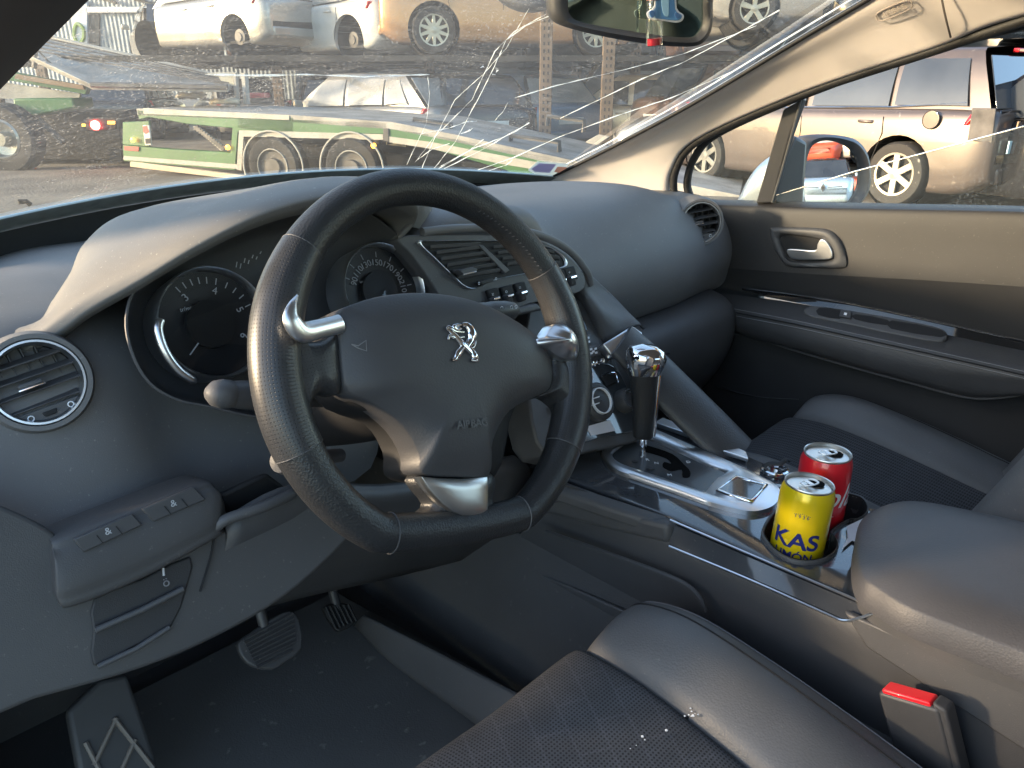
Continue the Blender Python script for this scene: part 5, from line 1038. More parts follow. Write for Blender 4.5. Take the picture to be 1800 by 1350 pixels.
# ================================================================ REAR VIEW MIRROR
rv = empty('rear_view_mirror', P(1110, 12, d=1.02), 'black framed rear view mirror hanging from the windscreen top', 'rear-view mirror')
rc = P(1110, 12, d=1.02); rn = V(-.62, -.78, -.10).normalized()
def Pr(px, py, off=0): return P(px, py, pl=(rc + rn * off, rn))
ro = [(968, -30), (966, 8), (975, 36), (1010, 52), (1080, 68), (1160, 80), (1215, 82), (1238, 74), (1252, 50), (1254, 5), (1250, -50), (1110, -70), (990, -60)]
ri = [(1000, -25), (998, 8), (1002, 26), (1020, 38), (1080, 50), (1160, 62), (1212, 66), (1228, 58), (1236, 40), (1237, 5), (1234, -40), (1110, -55), (1010, -48)]
a_, b_ = curve([Pr(x, y) for x, y in ro], 5, True), curve([Pr(x, y) for x, y in ri], 5, True)
gridmesh('mirror_frame', [[q - rn * .006 for q in b_], [q + rn * .002 for q in b_], [p * .5 + q * .5 + rn * .007 for p, q in zip(a_, b_)], [q - rn * .002 for q in a_], [q - rn * .03 for q in a_]], 'dark', rv, cu=True, sharp=80)
pillow('mirror_back', [q - rn * .03 for q in a_], -rn, .03, 'pillar', rv, 6, 3, 0, k=0)
mk('mirror_glass', [q - rn * .003 for q in b_], [tuple(range(len(b_)))], 'mirrordark', rv, False)
tube('mirror_stem', [rc - rn * .03, rc - rn * .07 + V(0, 0, .06), rc - rn * .10 + V(0, .0, .12)], .012, 'dark', rv, 10)
pillow('sensor_cover', [P(x, y, d=1.15) for x, y in ((868, -20), (880, 4), (910, 20), (940, 22), (968, 14), (985, -20), (925, -60))], V(-.6, -.75, -.2), .02, 'dark', rv, 5, 3, .03)
# hanging card and vial in front of the mirror
fg = empty('air_freshener', Pr(1150, 20, .03), 'blue cut-out card and glass vial hanging in front of the rear view mirror', 'air freshener')
def hang(name, pts, off, th, m): return slab(name, curve([Pr(x, y, off) for x, y in pts], 3, True), rn, th, m, fg, .0008, 2)
blue = mat('blue card', (.10, .26, .50), .5); dblue = mat('dark blue card', (.05, .13, .30), .5)
hang('card_back', [(1152, -30), (1150, 10), (1137, 22), (1142, 34), (1160, 36), (1188, 40), (1200, 36), (1202, 26), (1190, 14), (1186, -30)], .030, .0015, 'white')
hang('card', [(1155, -30), (1153, 12), (1142, 22), (1145, 31), (1160, 33), (1188, 36), (1197, 33), (1198, 26), (1187, 16), (1183, -30)], .0312, .001, blue)
hang('card_patch', [(1162, -30), (1163, 8), (1167, 26), (1175, 28), (1176, 5), (1175, -30)], .0325, .0008, mat('pale blue card', (.25, .45, .62), .5))
hang('card_foot', [(1141, 22), (1147, 18), (1152, 25), (1147, 31)], .0325, .0008, dblue); hang('card_foot', [(1186, 24), (1192, 22), (1196, 29), (1190, 33)], .0325, .0008, dblue)
vax = (Pr(1150, 0, .02) - Pr(1150, 80, .02)).normalized()
v0 = Pr(1150.5, 82, .022)
lathe('vial_glass', [(.001, 0), (.0105, .001), (.011, .004), (.011, .06), (.006, .068)], v0, vax, glassmat('vial glass', (.93, .93, .92), .10), fg, 24)
lathe('vial_liquid', [(.001, .002), (.0095, .002), (.0095, .010), (.001, .010)], v0, vax, mat('dark red perfume oil', (.42, .015, .03), .15), fg, 20)
lathe('vial_cap', [(.0105, .056), (.0105, .085), (.004, .088)], v0, vax, mat('brown wood stopper', (.28, .08, .07), .5), fg, 20)
# ================================================================ OUTSIDE : the scrapyard
def paint(name, col, metal=0.35, rough=0.32): return mat(name, col, rough, metal, coat=0.6, var=0.10, vscale=2.5, rvar=0.08, dust=0.18, dscale=14)
PT = {'white': paint('white car paint', (.42, .42, .405), 0.0), 'silver': paint('silver car paint', (.34, .325, .30), .5), 'gold': paint('bronze gold paint', (.44, .25, .12), .45),
      'grey': paint('warm grey paint', (.30, .28, .25), .5), 'black': paint('black car paint', (.012, .012, .014), .1, .15), 'blue': paint('steel blue paint', (.14, .22, .32), .4), 'van': paint('taupe van paint', (.085, .068, .060), .3, .38),
      'paleblue': paint('pale blue paint', (.52, .66, .78), .2), 'rust': paint('brown paint', (.16, .09, .06), .3), 'red': paint('faded red paint', (.50, .09, .05), .1), 'sand': paint('sand paint', (.55, .42, .27), .4)}
M['tyre'] = mat('dusty tyre rubber', (.022, .021, .020), .8, dust=.4, dscale=20)
M['alloy'] = mat('alloy rim', (.38, .36, .31), .3, .7, dust=.1)
M['cglass'] = mat('dark car glass', (.035, .04, .045), .06, 0, coat=.6, var=.3, vscale=1.5)
M['cglass2'] = mat('dusty car glass', (.30, .29, .27), .22, 0, coat=.5, var=.3, vscale=2)
M['under'] = mat('grimy underbody and shaded steel', (.018, .017, .016), .85, dust=.25, dscale=8)
M['lamp'] = mat('red lamp lens', (.42, .01, .015), .15, coat=.6)
M['lampw'] = mat('clear lamp lens', (.6, .6, .6), .1, .5, coat=.6)
M['plate'] = mat('number plate', (.7, .7, .66), .4)
M['steelpost'] = mat('tan weathered rack steel', (.14, .10, .07), .7, .1, var=.3, vscale=6, dust=.3, dscale=9)
M['scrap'] = mat('grimy scrap metal', (.10, .095, .09), .6, .4, var=.5, vscale=5)
def hpos(px, D, z=0.0):
    """point at horizontal distance D ahead (measured along the view heading) under picture column px"""
    d = D * math.cos(PIT) + (CAM.z - z) * math.sin(PIT) * -1 * -1
    return V(CAM.x, CAM.y, 0) + cH * D + cR * ((px - 900) / F * (D * math.cos(PIT) + (CAM.z - z) * math.sin(PIT))) + V(0, 0, z)
def make_wheel(par, c, side, r, spokes, m='alloy', wd=.2, hub=True):
    """side = outward direction (unit vector)"""
    w = lathe('wheel', [(r * .62, 0), (r * .66, .012), (r * .93, .016), (r, -.02), (r, -wd + .02), (r * .9, -wd), (r * .5, -wd)], c, side, 'tyre', par, 30)
    up = V(0, 0, 1); rt = side.cross(up).normalized()
    if spokes == 0:
        lathe('brake_disc', [(r * .42, -.04), (r * .42, -.06)], c, side, 'scrap', w, 20); return w
    rimo = lathe('rim', [(r * .67, .004), (r * .64, .012), (r * .60, .0), (r * .58, -.05), (r * .3, -.07), (.001, -.07)], c, side, 'under' if m == 'alloy' else m, w, 30)
    lathe('rim_lip', [(r * .68, .0), (r * .67, .014), (r * .61, .012), (r * .60, -.02)], c, side, m, w, 30)
    for k in range(spokes):
        a = 2 * math.pi * k / spokes; dr = up * math.cos(a) + rt * math.sin(a); tn = side.cross(dr); s = 1.4 / spokes
        slab('spoke', [c + dr * r * .12 - tn * r * .10 + side * .004, c + dr * r * .62 - tn * r * s * .45 + side * .006, c + dr * r * .62 + tn * r * s * .45 + side * .006, c + dr * r * .12 + tn * r * .10 + side * .004], side, .025, m, w, .004, 1)
    lathe('hub_cap', [(r * .17, -.02), (r * .16, .008), (.001, .012)], c, side, m, w, 16)
    return w
STY = {
 # stations: x fraction (rear -.5 .. front .5), belt height fraction, half width fraction
 'hatch': dict(belt=[(-.5, .50, .80), (-.485, .60, .90), (-.42, .635, .97), (-.2, .63, 1), (.1, .60, 1), (.2, .585, 1), (.30, .56, .98), (.40, .52, .94), (.47, .46, .86), (.5, .36, .74)], gh=(-.455, -.33, -.05, .06, .235), wb=.63, wx=.0),
 'suv': dict(belt=[(-.5, .52, .82), (-.485, .60, .90), (-.42, .63, .97), (-.2, .62, 1), (.1, .60, 1), (.22, .59, 1), (.32, .575, .98), (.42, .54, .94), (.48, .49, .86), (.5, .38, .76)], gh=(-.44, -.36, -.05, .06, .22), wb=.61, wx=.0),
 'mpv': dict(belt=[(-.5, .50, .84), (-.488, .60, .92), (-.42, .62, .98), (-.2, .61, 1), (.1, .595, 1), (.25, .57, 1), (.34, .545, .98), (.42, .50, .94), (.48, .44, .86), (.5, .34, .74)], gh=(-.482, -.42, -.02, .08, .30), wb=.61, wx=.01),
 'sedan': dict(belt=[(-.5, .50, .80), (-.49, .58, .88), (-.40, .62, .96), (-.2, .615, 1), (.1, .60, 1), (.18, .59, 1), (.28, .57, .98), (.40, .53, .94), (.47, .47, .86), (.5, .37, .74)], gh=(-.40, -.22, -.02, .05, .20), wb=.62, wx=.0)}
def make_car(name, label, loc, hd, L=4.1, W=1.75, H=1.45, m='grey', style='hatch', spokes=7, wr_=.32, cat='wrecked car', group=None, glass='cglass', front_cut=0, nowheels=(), trunk_open=False, rimm='alloy', extra=None, tilt=0):
    """hd: heading (unit vector of the car's front)"""
    e = empty(name, loc, label, cat, group)
    fx = V(hd.x, hd.y, 0).normalized(); fx = (fx + V(0, 0, tilt)).normalized(); ly = V(0, 0, 1).cross(fx).normalized(); uz = fx.cross(ly)
    def Q(x, y, z): return loc + fx * x + ly * y + uz * z
    s = STY[style]; hw = W / 2; zb_ = .19; G = []
    mt = PT[m]
    for xf, bf, wf in s['belt']:
        if front_cut and xf > .5 - front_cut: continue
        x = xf * L; b = bf * H; w = hw * wf; lo = zb_ + (.12 if abs(xf) > .47 else 0)
        half = [(0, b + .035), (w * .6, b + .028), (w * .86, b + .008), (w * .955, b - .03), (w * .99, b - .14), (w, lo + .26), (w * .975, lo + .10), (w * .93, lo), (w * .6, lo - .02)]
        ringp = [Q(x, y, z) for y, z in half] + [Q(x, -y, z) for y, z in half[::-1][:-1]]
        G.append(ringp)
    G = [curve(r, 2, True) for r in G]
    G = [[c[i] for c in [curve([r[j] for r in G], 3) for j in range(len(G[0]))]] for i in range((len(G) - 1) * 3 + 1)]
    body = gridmesh('body', G, mt, e, cu=True, caps=True, sharp=45)
    # wheel arches cut out of the body
    wxs = [(-s['wb'] / 2 + s['wx']) * L, (s['wb'] / 2 + s['wx']) * L]
    cutters = []
    for wx in wxs:
        cyl = lathe('tmp_cut', [(.001, -W), (wr_ * 1.17, -W), (wr_ * 1.17, W), (.001, W)], Q(wx, 0, wr_ + .01), ly, 'under', None, 28)
        cyl.data.name = 'tmp'; cutters.append(cyl)
        md = body.modifiers.new('arch', 'BOOLEAN'); md.object = cyl; md.operation = 'DIFFERENCE'; md.solver = 'FAST'
    body_jobs.append((body, cutters))
    for wx in wxs: lathe('wheel_house', [(wr_ * 1.165, -hw * .90), (wr_ * 1.165, hw * .90)], Q(wx, 0, wr_ + .01), ly, 'under', e, 24); lathe('wheel_house_wall', [(wr_ * 1.16, -.05), (.001, -.05), (.001, .05), (wr_ * 1.16, .05)], Q(wx, 0, wr_ + .01), ly, 'under', e, 24)
    # greenhouse
    r0, r1, r2, f1, f0 = [q * L for q in s['gh']]
    bz = lambda x: next(((a[1] + (b_[1] - a[1]) * (x / L - a[0]) / (b_[0] - a[0])) * H for a, b_ in zip(s['belt'], s['belt'][1:]) if a[0] <= x / L <= b_[0]), .58 * H)
    top = lambda x: H - .02 - .06 * max(0, (x / L + .05)) - .10 * max(0, -(x / L) - .15)
    yw, yt = hw * .90, hw * .70
    rows = []
    for xb, xt, ht in ((r0, r1, 1), (r1 * .5 + r0 * .5 + .25, r1 + .25, 1), (-.6, -.5, 1), (r2, r2, 1), (f1 - .1, f1 - .1, 1), (f0, f1, 1)):
        zt = top(xt); b0 = bz(xb) - .02; rows.append([Q(xb, yw, b0), Q(xb * .5 + xt * .5, (yw + yt) / 2 + .02, (b0 + zt) / 2), Q(xt, yt, zt - .04), Q(xt, yt * .8, zt), Q(xt, 0, zt + .025), Q(xt, -yt * .8, zt), Q(xt, -yt, zt - .04), Q(xb * .5 + xt * .5, -(yw + yt) / 2 - .02, (b0 + zt) / 2), Q(xb, -yw, b0)])
    gridmesh('roof', loft(rows, 2, 3), mt, e, sharp=50, caps=False)
    def sidept(x, t, sg, off=.012):
        b0 = bz(x) ; zt = top(x) - .05
        z = b0 + (zt - b0) * t; y = yw + (yt - yw) * t + .035 * math.sin(math.pi * t) * .6
        return Q(x, sg * (y + off), z)
    for sg in (-1, 1):
        wins = [(f0 - .50 if style != 'mpv' else f0 - .55, .12, f1 - .12, r2 + .05), (r2 - .04, None, None, -.22 * L if style != 'mpv' else -.235 * L), ]
        # front window, rear window, quarter light
        def win(x00, x01, x11, x10, t0, t1):
            gridmesh('side_window', [[sidept((x00 + (x10 - x00) * j / 5) * (1 - i / 5) + (x01 + (x11 - x01) * j / 5) * (i / 5), t0 + (t1 - t0) * i / 5, sg, .026) for j in range(6)] for i in range(6)], glass, e)
        win(f0 - .30, f1 + .05, r2 + .06, r2 + .04, .05, .90)
        win(r2 - .06, r2 - .05, -.235 * L, -.245 * L, .05, .92)
        win(-.26 * L, -.25 * L, r1 + .10, (r0 + r1) / 2 + .10, .07, .90)
        tube('window_trim', [sidept(f0 - .28, .02, sg, .02), sidept(0, .02, sg, .02), sidept(-.25 * L, .03, sg, .02), sidept((r0 + r1) / 2 + .12, .12, sg, .02)], .008, 'chrome' if style == 'mpv' else 'rubber', e, 5)
        for xx in (r2, -.25 * L):   # door gaps
            tube('door_gap', [Q(xx + .02, sg * (hw * .985), bz(xx) - .08), Q(xx, sg * (hw * 1.0), bz(xx) - .25), Q(xx + (0 if xx == r2 else .12), sg * (hw * .985), .34)], .005, 'under', e, 4)
        for xx in (r2 + .16, -.25 * L + .22 if style != 'hatch' else -.25 * L + .25):
            tube('door_handle', [Q(xx - .09, sg * (hw * .985), bz(xx) - .13), Q(xx - .07, sg * (hw * 1.015), bz(xx) - .13), Q(xx + .07, sg * (hw * 1.015), bz(xx) - .128), Q(xx + .09, sg * (hw * .985), bz(xx) - .128)], .013, mt, e, 6, flat=(1.2, .7))
        # rear lamp wrapping round the corner
        zl = .50 * H
        slab('tail_lamp', [Q(-.5 * L + .03, sg * hw * .70, zl + .02), Q(-.5 * L + .03, sg * hw * .70, zl + .13), Q(-.455 * L, sg * hw * .965, zl + .17), Q(-.44 * L, sg * hw * .985, zl + .05)], V(0, 0, 0) + ly * sg * .5 - fx, .06, 'lamp', e, .01)
        if not front_cut:
            slab('headlight', [Q(.46 * L, sg * hw * .60, .44 * H), Q(.44 * L, sg * hw * .62, .50 * H), Q(.37 * L, sg * hw * .93, .505 * H), Q(.42 * L, sg * hw * .92, .42 * H)], fx * .8 + ly * sg * .5 + uz * .4, .06, 'lampw', e, .02)
            slab('mirror_pod', [Q(f0 - .34, sg * hw * 1.0, bz(f0 - .3) + .02), Q(f0 - .34, sg * hw * 1.2, bz(f0 - .3) + .03), Q(f0 - .34, sg * hw * 1.2, bz(f0 - .3) + .15), Q(f0 - .34, sg * hw * 1.02, bz(f0 - .3) + .13)], -fx, .08, mt, e, .02)
        for i, wx in enumerate(wxs):
            if front_cut and i == 1: continue
            k = 0 if (i, sg) in nowheels else spokes
            if k == 0: lathe('brake_hub', [(.001, .0), (.07, 0), (.075, -.02), (.13, -.03), (.13, -.05), (.05, -.06), (.05, -.3)], Q(wx, sg * (hw - .10), wr_), ly * sg, 'scrap', e, 20)
            else: make_wheel(e, Q(wx, sg * (hw - .03), wr_ + .0), ly * sg, wr_, k, rimm)
    # windscreen, rear window
    ft, rt_ = top(f1), top(r1)
    nf = (Q(f0, 0, bz(f0)) - Q(f1, 0, ft)); nf = nf.cross(ly); nf = nf if nf.dot(fx) > 0 else -nf
    def lerp(a, b, t): return a + (b - a) * t
    W4 = lambda sg, t, xb, xt, off: lerp(Q(xb, sg * yw * .93, bz(xb) + .0), Q(xt, sg * yt * .93, top(xt) - .01), t) + off
    nn = nf.normalized() * .018
    slab('windscreen', [W4(-1, .08, f0, f1, nn), W4(-1, .93, f0, f1, nn), W4(1, .93, f0, f1, nn), W4(1, .08, f0, f1, nn)], nf, .012, glass, e, .008)
    nr = (Q(r0, 0, bz(r0)) - Q(r1, 0, rt_)).cross(ly); nr = nr if nr.dot(fx) < 0 else -nr; nn = nr.normalized() * .022
    slab('rear_window', [W4(-1, .05, r0, r1, nn), W4(-1, .88, r0, r1, nn), W4(1, .88, r0, r1, nn), W4(1, .05, r0, r1, nn)], nr, .012, 'black' if trunk_open else glass, e, .008)
    if trunk_open: slab('boot_opening', [Q(-.5 * L - .015, -hw * .74, .30 * H), Q(-.5 * L - .01, hw * .74, .30 * H), Q(-.485 * L - .02, hw * .80, .62 * H), Q(-.485 * L - .02, -hw * .80, .62 * H)], -fx, .03, 'black', e, .02)
    else: slab('number_plate', [Q(-.5 * L - .015, a, b) for a, b in ((-.26, .40 * H), (.26, .40 * H), (.26, .40 * H + .11), (-.26, .40 * H + .11))], -fx, .015, 'plate', e, .003)
    slab('bumper', [Q(-.5 * L - .03, -hw * .74, .30), Q(-.5 * L - .03, hw * .74, .30), Q(-.5 * L - .02, hw * .76, .46), Q(-.5 * L - .02, -hw * .76, .46)], -fx, .10, mt, e, .03)
    slab('under_tray', [Q(-.44 * L, -hw * .85, .20), Q((.44 - front_cut) * L, -hw * .85, .20), Q((.44 - front_cut) * L, hw * .85, .20), Q(-.44 * L, hw * .85, .20)], -uz, .04, 'under', e, 0)
    if not front_cut:
        slab('grille', [Q(.497 * L, -hw * .42, .30 * H), Q(.497 * L, hw * .42, .30 * H), Q(.485 * L, hw * .46, .43 * H), Q(.485 * L, -hw * .46, .43 * H)], fx, .02, 'black', e, .01)
    return e, Q
def head(deg): # heading given as an angle turned from the view's right (0) towards the far distance (90)
    a = R_(deg); return cR * math.cos(a) + cH * math.sin(a)
# ---- ground
gm, gn, gb_ = newmat('trampled yard ground')
mp = coords(gn); n1 = gn.nodes.new('ShaderNodeTexNoise'); n1.inputs['Scale'].default_value = .9; n1.inputs['Detail'].default_value = 8; gn.links.new(mp.outputs[0], n1.inputs[0])
rp = ramp(gn, .35, .68, (.115, .10, .082, 1), (.27, .235, .185, 1)); gn.links.new(n1.outputs[0], rp.inputs[0]); gn.links.new(rp.outputs[0], gb_.inputs['Base Color']); gb_.inputs['Roughness'].default_value = .9
n2 = gn.nodes.new('ShaderNodeTexNoise'); n2.inputs['Scale'].default_value = 25; n2.inputs['Detail'].default_value = 6; gn.links.new(mp.outputs[0], n2.inputs[0])
bp = gn.nodes.new('ShaderNodeBump'); bp.inputs['Strength'].default_value = .7; bp.inputs['Distance'].default_value = .03; gn.links.new(n2.outputs[0], bp.inputs['Height']); gn.links.new(bp.outputs[0], gb_.inputs['Normal'])
S_ = 400; NX = 8
tag(mk('ground', [V(-S_ + 2 * S_ * i / NX, -S_ + 2 * S_ * j / NX, 0) for j in range(NX + 1) for i in range(NX + 1)], [(j * (NX + 1) + i, j * (NX + 1) + i + 1, (j + 1) * (NX + 1) + i + 1, (j + 1) * (NX + 1) + i) for j in range(NX) for i in range(NX)], gm, None, False), kind='structure')
# ---- warehouse far left
wh = empty('warehouse', hpos(200, 24), 'blue grey corrugated warehouse with a white door frame and a green ring mark', 'building')
WP = (hpos(200, 24, 2), -cH)
def Pq(px, py, off=0): return P(px, py, pl=(WP[0] + WP[1] * off, -cH))
cor = mat('corrugated blue grey sheet', (.20, .24, .28), .5, .3)
b_ = cor.node_tree.nodes['Principled BSDF']; mp = coords(cor.node_tree, rot=(0, 0, YAW)); wv = cor.node_tree.nodes.new('ShaderNodeTexWave'); wv.inputs['Scale'].default_value = 2.6; cor.node_tree.links.new(mp.outputs[0], wv.inputs[0])
bp = cor.node_tree.nodes.new('ShaderNodeBump'); bp.inputs['Strength'].default_value = 1; bp.inputs['Distance'].default_value = .012; cor.node_tree.links.new(wv.outputs[0], bp.inputs['Height']); cor.node_tree.links.new(bp.outputs[0], b_.inputs['Normal'])
def wq(name, x0, y0, x1, y1, off, m, th=.1): return slab(name, [Pq(x0, y0, off), Pq(x1, y0, off), Pq(x1, y1, off), Pq(x0, y1, off)], -cH, th, m, wh, .01, 1)
wq('wall', -500, -250, 520, 175, 0, cor, .4)
wm = mat('white painted steel', (.66, .68, .70), .5)
wq('wall_panel', 158, 25, 175, 95, .04, 'scrap'); wq('door_frame', 127, 5, 153, 120, .12, wm); wq('lintel', 150, 12, 330, 22, .12, wm); wq('eaves', -400, -60, 500, -52, .1, wm)
tube('ring_mark', curve([Pq(x, y, .14) for x, y in ((136, 42), (146, 50), (147, 66), (139, 76), (131, 66), (131, 50))], 4, True), .05, mat('green paint mark', (.22, .34, .10), .6), wh, 6, closed=True)
slab('roof', [hpos(-300, 23.5, 6.5), hpos(700, 23.5, 6.5), hpos(700, 36, 8), hpos(-300, 36, 8)], V(0, 0, 1), .2, 'scrap', wh, 0)
for k in range(5):
    rr = tube('roof_bar', [Pq(100 + k * 55, -10, .1), Pq(150 + k * 55, 5, .1)], .05, 'scrap', wh, 5)
shed = empty('added_shed', hpos(1300, 29), 'long dark grey shed added to close bright sky gaps behind the stacked wrecks', 'building')  # added dark backdrop that blocks bright horizon sky between the wrecks
slab('wall', [hpos(430, 27, 0), hpos(2700, 27, 0), hpos(2700, 27, 8.5), hpos(430, 27, 8.5)], -cH, .3, mat('weathered dark sheet', (.075, .075, .07), .8, var=.4, vscale=.6), shed, 0)
slab('roof', [hpos(430, 26.8, 8.5), hpos(2700, 26.8, 8.5), hpos(2700, 38, 9.8), hpos(430, 38, 9.8)], V(0, 0, 1), .2, mat('dull roof sheet', (.12, .12, .12), .7), shed, 0)
# ---- steel storage rack with cars on its deck
rack = empty('storage_rack', hpos(1000, 14.5), 'tan steel storage rack with punched posts and cross braces', 'storage rack')
def rq(px, D, z): return hpos(px, D, z)
def post(px, D, z0=0, z1=4.6, w=.10):
    c = rq(px, D, 0); pts = [c + cR * a + cH * b for a, b in ((-w, -.06), (w, -.06), (w, .06), (-w, .06))]
    q = slab('post', [p + V(0, 0, z1) for p in pts], V(0, 0, 1), z1 - z0, 'steelpost', rack, .008, 1)
    z = .3
    hs, hf = [], []
    while z < z1 - .2:
        for dx in (-.035, .035):
            o = len(hs); hc = c + cR * dx - cH * .064 + V(0, 0, z); hs += [hc + cR * a + V(0, 0, b) for a, b in ((-.012, -.025), (.012, -.025), (.012, .025), (-.012, .025))]; hf.append((o, o + 1, o + 2, o + 3))
        z += .11
    mk('punched_holes', hs, hf, 'black', q, False)
for px in (20, 957, 1062, 1420, 1780): post(px, 13.4 if px not in (1420, 1780) else 12.6); 
for px in (100, 500, 760, 1010, 1110, 1500): post(px, 17.6)
def beam(a, b, th=.045, m='under'):  # beams coloured dark to imitate rack steel in shade
    ax = (b - a).normalized(); sd = ax.cross(V(0, 0, 1)).normalized() * .05
    slab('beam', [a + sd + V(0, 0, th), b + sd + V(0, 0, th), b - sd + V(0, 0, th), a - sd + V(0, 0, th)], V(0, 0, 1), th * 2, m, rack, .006, 1)
for z in (1.62, 4.4):
    for D in (13.4, 17.6): beam(rq(-60, D, z), rq(2300, D, z))
    for px in (20, 300, 560, 830, 957, 1062, 1250, 1420, 1650, 1900): beam(rq(px, 13.4, z), rq(px * .8 + 160, 17.6, z))
for a, b in (((970, 120), (1090, 235)), ((1058, 105), (975, 210))): 
    pa, pb = P(a[0], a[1], pl=(rq(1000, 16, 1), -cH)), P(b[0], b[1], pl=(rq(1000, 16, 1), -cH)); tube('cross_brace', [pa, pb], .05, 'steelpost', rack, 6)
DZ = 1.70   # rack deck height
# upper deck cars
make_car('silver_hatchback', 'battered silver hatchback with its nose cut away, on the rack at far left', hpos(398, 15.9, DZ), head(148), 4.1, 1.68, 1.48, 'silver', 'hatch', 0, .30, front_cut=.30, trunk_open=True, nowheels=((0, 1), (0, -1)), glass='cglass2')
make_car('white_hatchback', 'white hatchback without rear wheel, standing on the rack above the grey car', hpos(604, 15.9, DZ - .08), head(139), 4.05, 1.73, 1.46, 'white', 'hatch', 0, .33, trunk_open=True, nowheels=((0, 1), (1, 1), (0, -1), (1, -1)), glass='cglass2')
make_car('bronze_suv', 'bronze gold off-roader with ten spoke rims high on the rack', hpos(893, 15.0, DZ + .0), head(9), 4.5, 1.93, 1.66, 'gold', 'suv', 10, .365)
# lower row on the ground
make_car('grey_hatchback', 'grey hatchback with dusty windows parked under the white car', hpos(655, 14.6, 0), head(146), 4.4, 1.8, 1.43, 'grey', 'hatch', 7, .32, glass='cglass2')
make_car('black_hatchback', 'black hatchback seen from behind between the grey and blue cars', hpos(800, 15.2, 0), head(112), 4.2, 1.78, 1.42, 'black', 'hatch', 5, .32, trunk_open=False)
make_car('blue_hatchback', 'steel blue hatchback left of the rack post', hpos(905, 16.2, 0), head(120), 4.0, 1.7, 1.43, 'blue', 'hatch', 5, .31, glass='cglass2')
make_car('sand_sedan', 'sand coloured saloon behind the cross braces of the rack', hpos(1110, 16.0, 0), head(160), 4.5, 1.8, 1.42, 'sand', 'sedan', 7, .32, glass='cglass')
make_car('brown_suv', 'brown off-roader at the back behind the windscreen pillar', hpos(1330, 15.0, 0), head(20), 4.6, 1.85, 1.6, 'rust', 'suv', 5, .34)
make_car('grey_stripped_car', 'stripped grey saloon shell lying high above the saloon', hpos(1190, 15.2, DZ + .1), head(150), 4.5, 1.8, 1.4, 'grey', 'sedan', 5, .31, glass='black', trunk_open=True)
make_car('silver_shell', 'silver open car shell at the top right of the windscreen', hpos(1470, 13.0, DZ + .25), head(172), 4.4, 1.8, 1.42, 'silver', 'mpv', 5, .31, glass='black')
# second, far row : dark stack of wrecks behind everything
far = [('black', 'hatch'), ('grey', 'sedan'), ('rust', 'mpv'), ('blue', 'hatch')]
protos = []
labs = ['black wreck in the dark far stack', 'grey wreck in the far stack behind the rack', 'brown wreck in the dark far stack behind', 'blue wreck in the far stack behind the rack']
rowpos = []
for lv in range(3):
    for k in range(9):
        rowpos.append((k, lv))
for i, (k, lv) in enumerate(rowpos):
    t = (k + lv) % 4; D = 21 + random.uniform(-.4, .4); px = 250 + k * 175 + lv * 60
    p = hpos(px, D, lv * 1.62)
    if len(protos) < 4 and len(protos) == t:
        e, _ = make_car('stacked_wreck', labs[t], p, head(100 + 20 * (t % 2)), 4.3, 1.76, 1.44, far[t][0], far[t][1], 0 if t % 2 else 5, .31, group='wrecks in the far stack'); protos.append((e, p))
        e['group'] = 'wrecks in the far stack'
    else:
        far_copy = None
        rowpos[i] = (k, lv, t, p)
far_jobs = [r for r in rowpos if len(r) == 4]
# ---- right hand side vehicles
van_p = hpos(1480, 8.6, 0)
azv = R_(12.6); hdv = V(math.sin(azv), math.cos(azv), 0)
rw = V(CAM.x, CAM.y, 0); r_ = ray(1560, 335); rwd = P(1562, 362, z=0)
Lv, Wv = 4.55, 1.84
lyv = V(0, 0, 1).cross(hdv)
van_loc = rwd + hdv * ((.61 / 2 - .01) * Lv) - lyv * (Wv / 2 - .03)
van, VQ = make_car('taupe_minivan', 'taupe minivan with chrome window line and six spoke rim behind the door mirror', van_loc, hdv, Lv, Wv, 1.62, 'van', 'mpv', 6, .335, cat='van')
fc = VQ(-.5 * Lv + .62, Wv / 2 * 1.0, .90)
lathe('fuel_flap', [(.088, .003), (.088, .008), (.082, .009), (.082, .0075), (.001, .0085)], fc, lyv, PT['van'], van, 28)
tube('flap_gap', [fc + lyv * .008 + (hdv * math.cos(a) + V(0, 0, 1) * math.sin(a)) * .088 for a in [k * math.pi / 12 for k in range(24)]], .004, 'under', van, 5, closed=True)
slab('lamp_opening', [VQ(-.5 * Lv + .02, Wv / 2 * .90, .70), VQ(-.5 * Lv + .22, Wv / 2 * .99, .72), VQ(-.5 * Lv + .24, Wv / 2 * .99, 1.02), VQ(-.5 * Lv + .04, Wv / 2 * .93, 1.02)], lyv - hdv * .4, .02, 'scrap', van, .01)
slab('tailgate_glass', [VQ(-.5 * Lv - .02, a, b) for a, b in ((-.72, .98), (.72, .98), (.66, 1.0), (-.66, 1.0))], -hdv, .02, 'black', van, 0)
slab('tailgate', [VQ(-.502 * Lv, -.76, .50), VQ(-.502 * Lv, .76, .50), VQ(-.49 * Lv, .74, 1.0), VQ(-.49 * Lv, -.74, 1.0)], -hdv, .03, PT['black'], van, .02)
slab('number_plate', [VQ(-.512 * Lv, a, b) for a, b in ((.20, .60), (.66, .60), (.66, .72), (.20, .72))], -hdv, .015, mat('blue white plate', (.35, .55, .65), .4), van, .003)
slab('sticker', [VQ(-.513 * Lv, a, b) for a, b in ((.52, .78), (.60, .78), (.59, .90), (.53, .90))], -hdv, .01, mat('orange shield sticker', (.65, .40, .22), .5), van, .01)
slab('third_lamp', [VQ(-.44 * Lv, a, b) for a, b in ((-.2, 1.53), (.2, 1.53), (.2, 1.57), (-.2, 1.57))], -hdv, .06, 'lamp', van, .01)
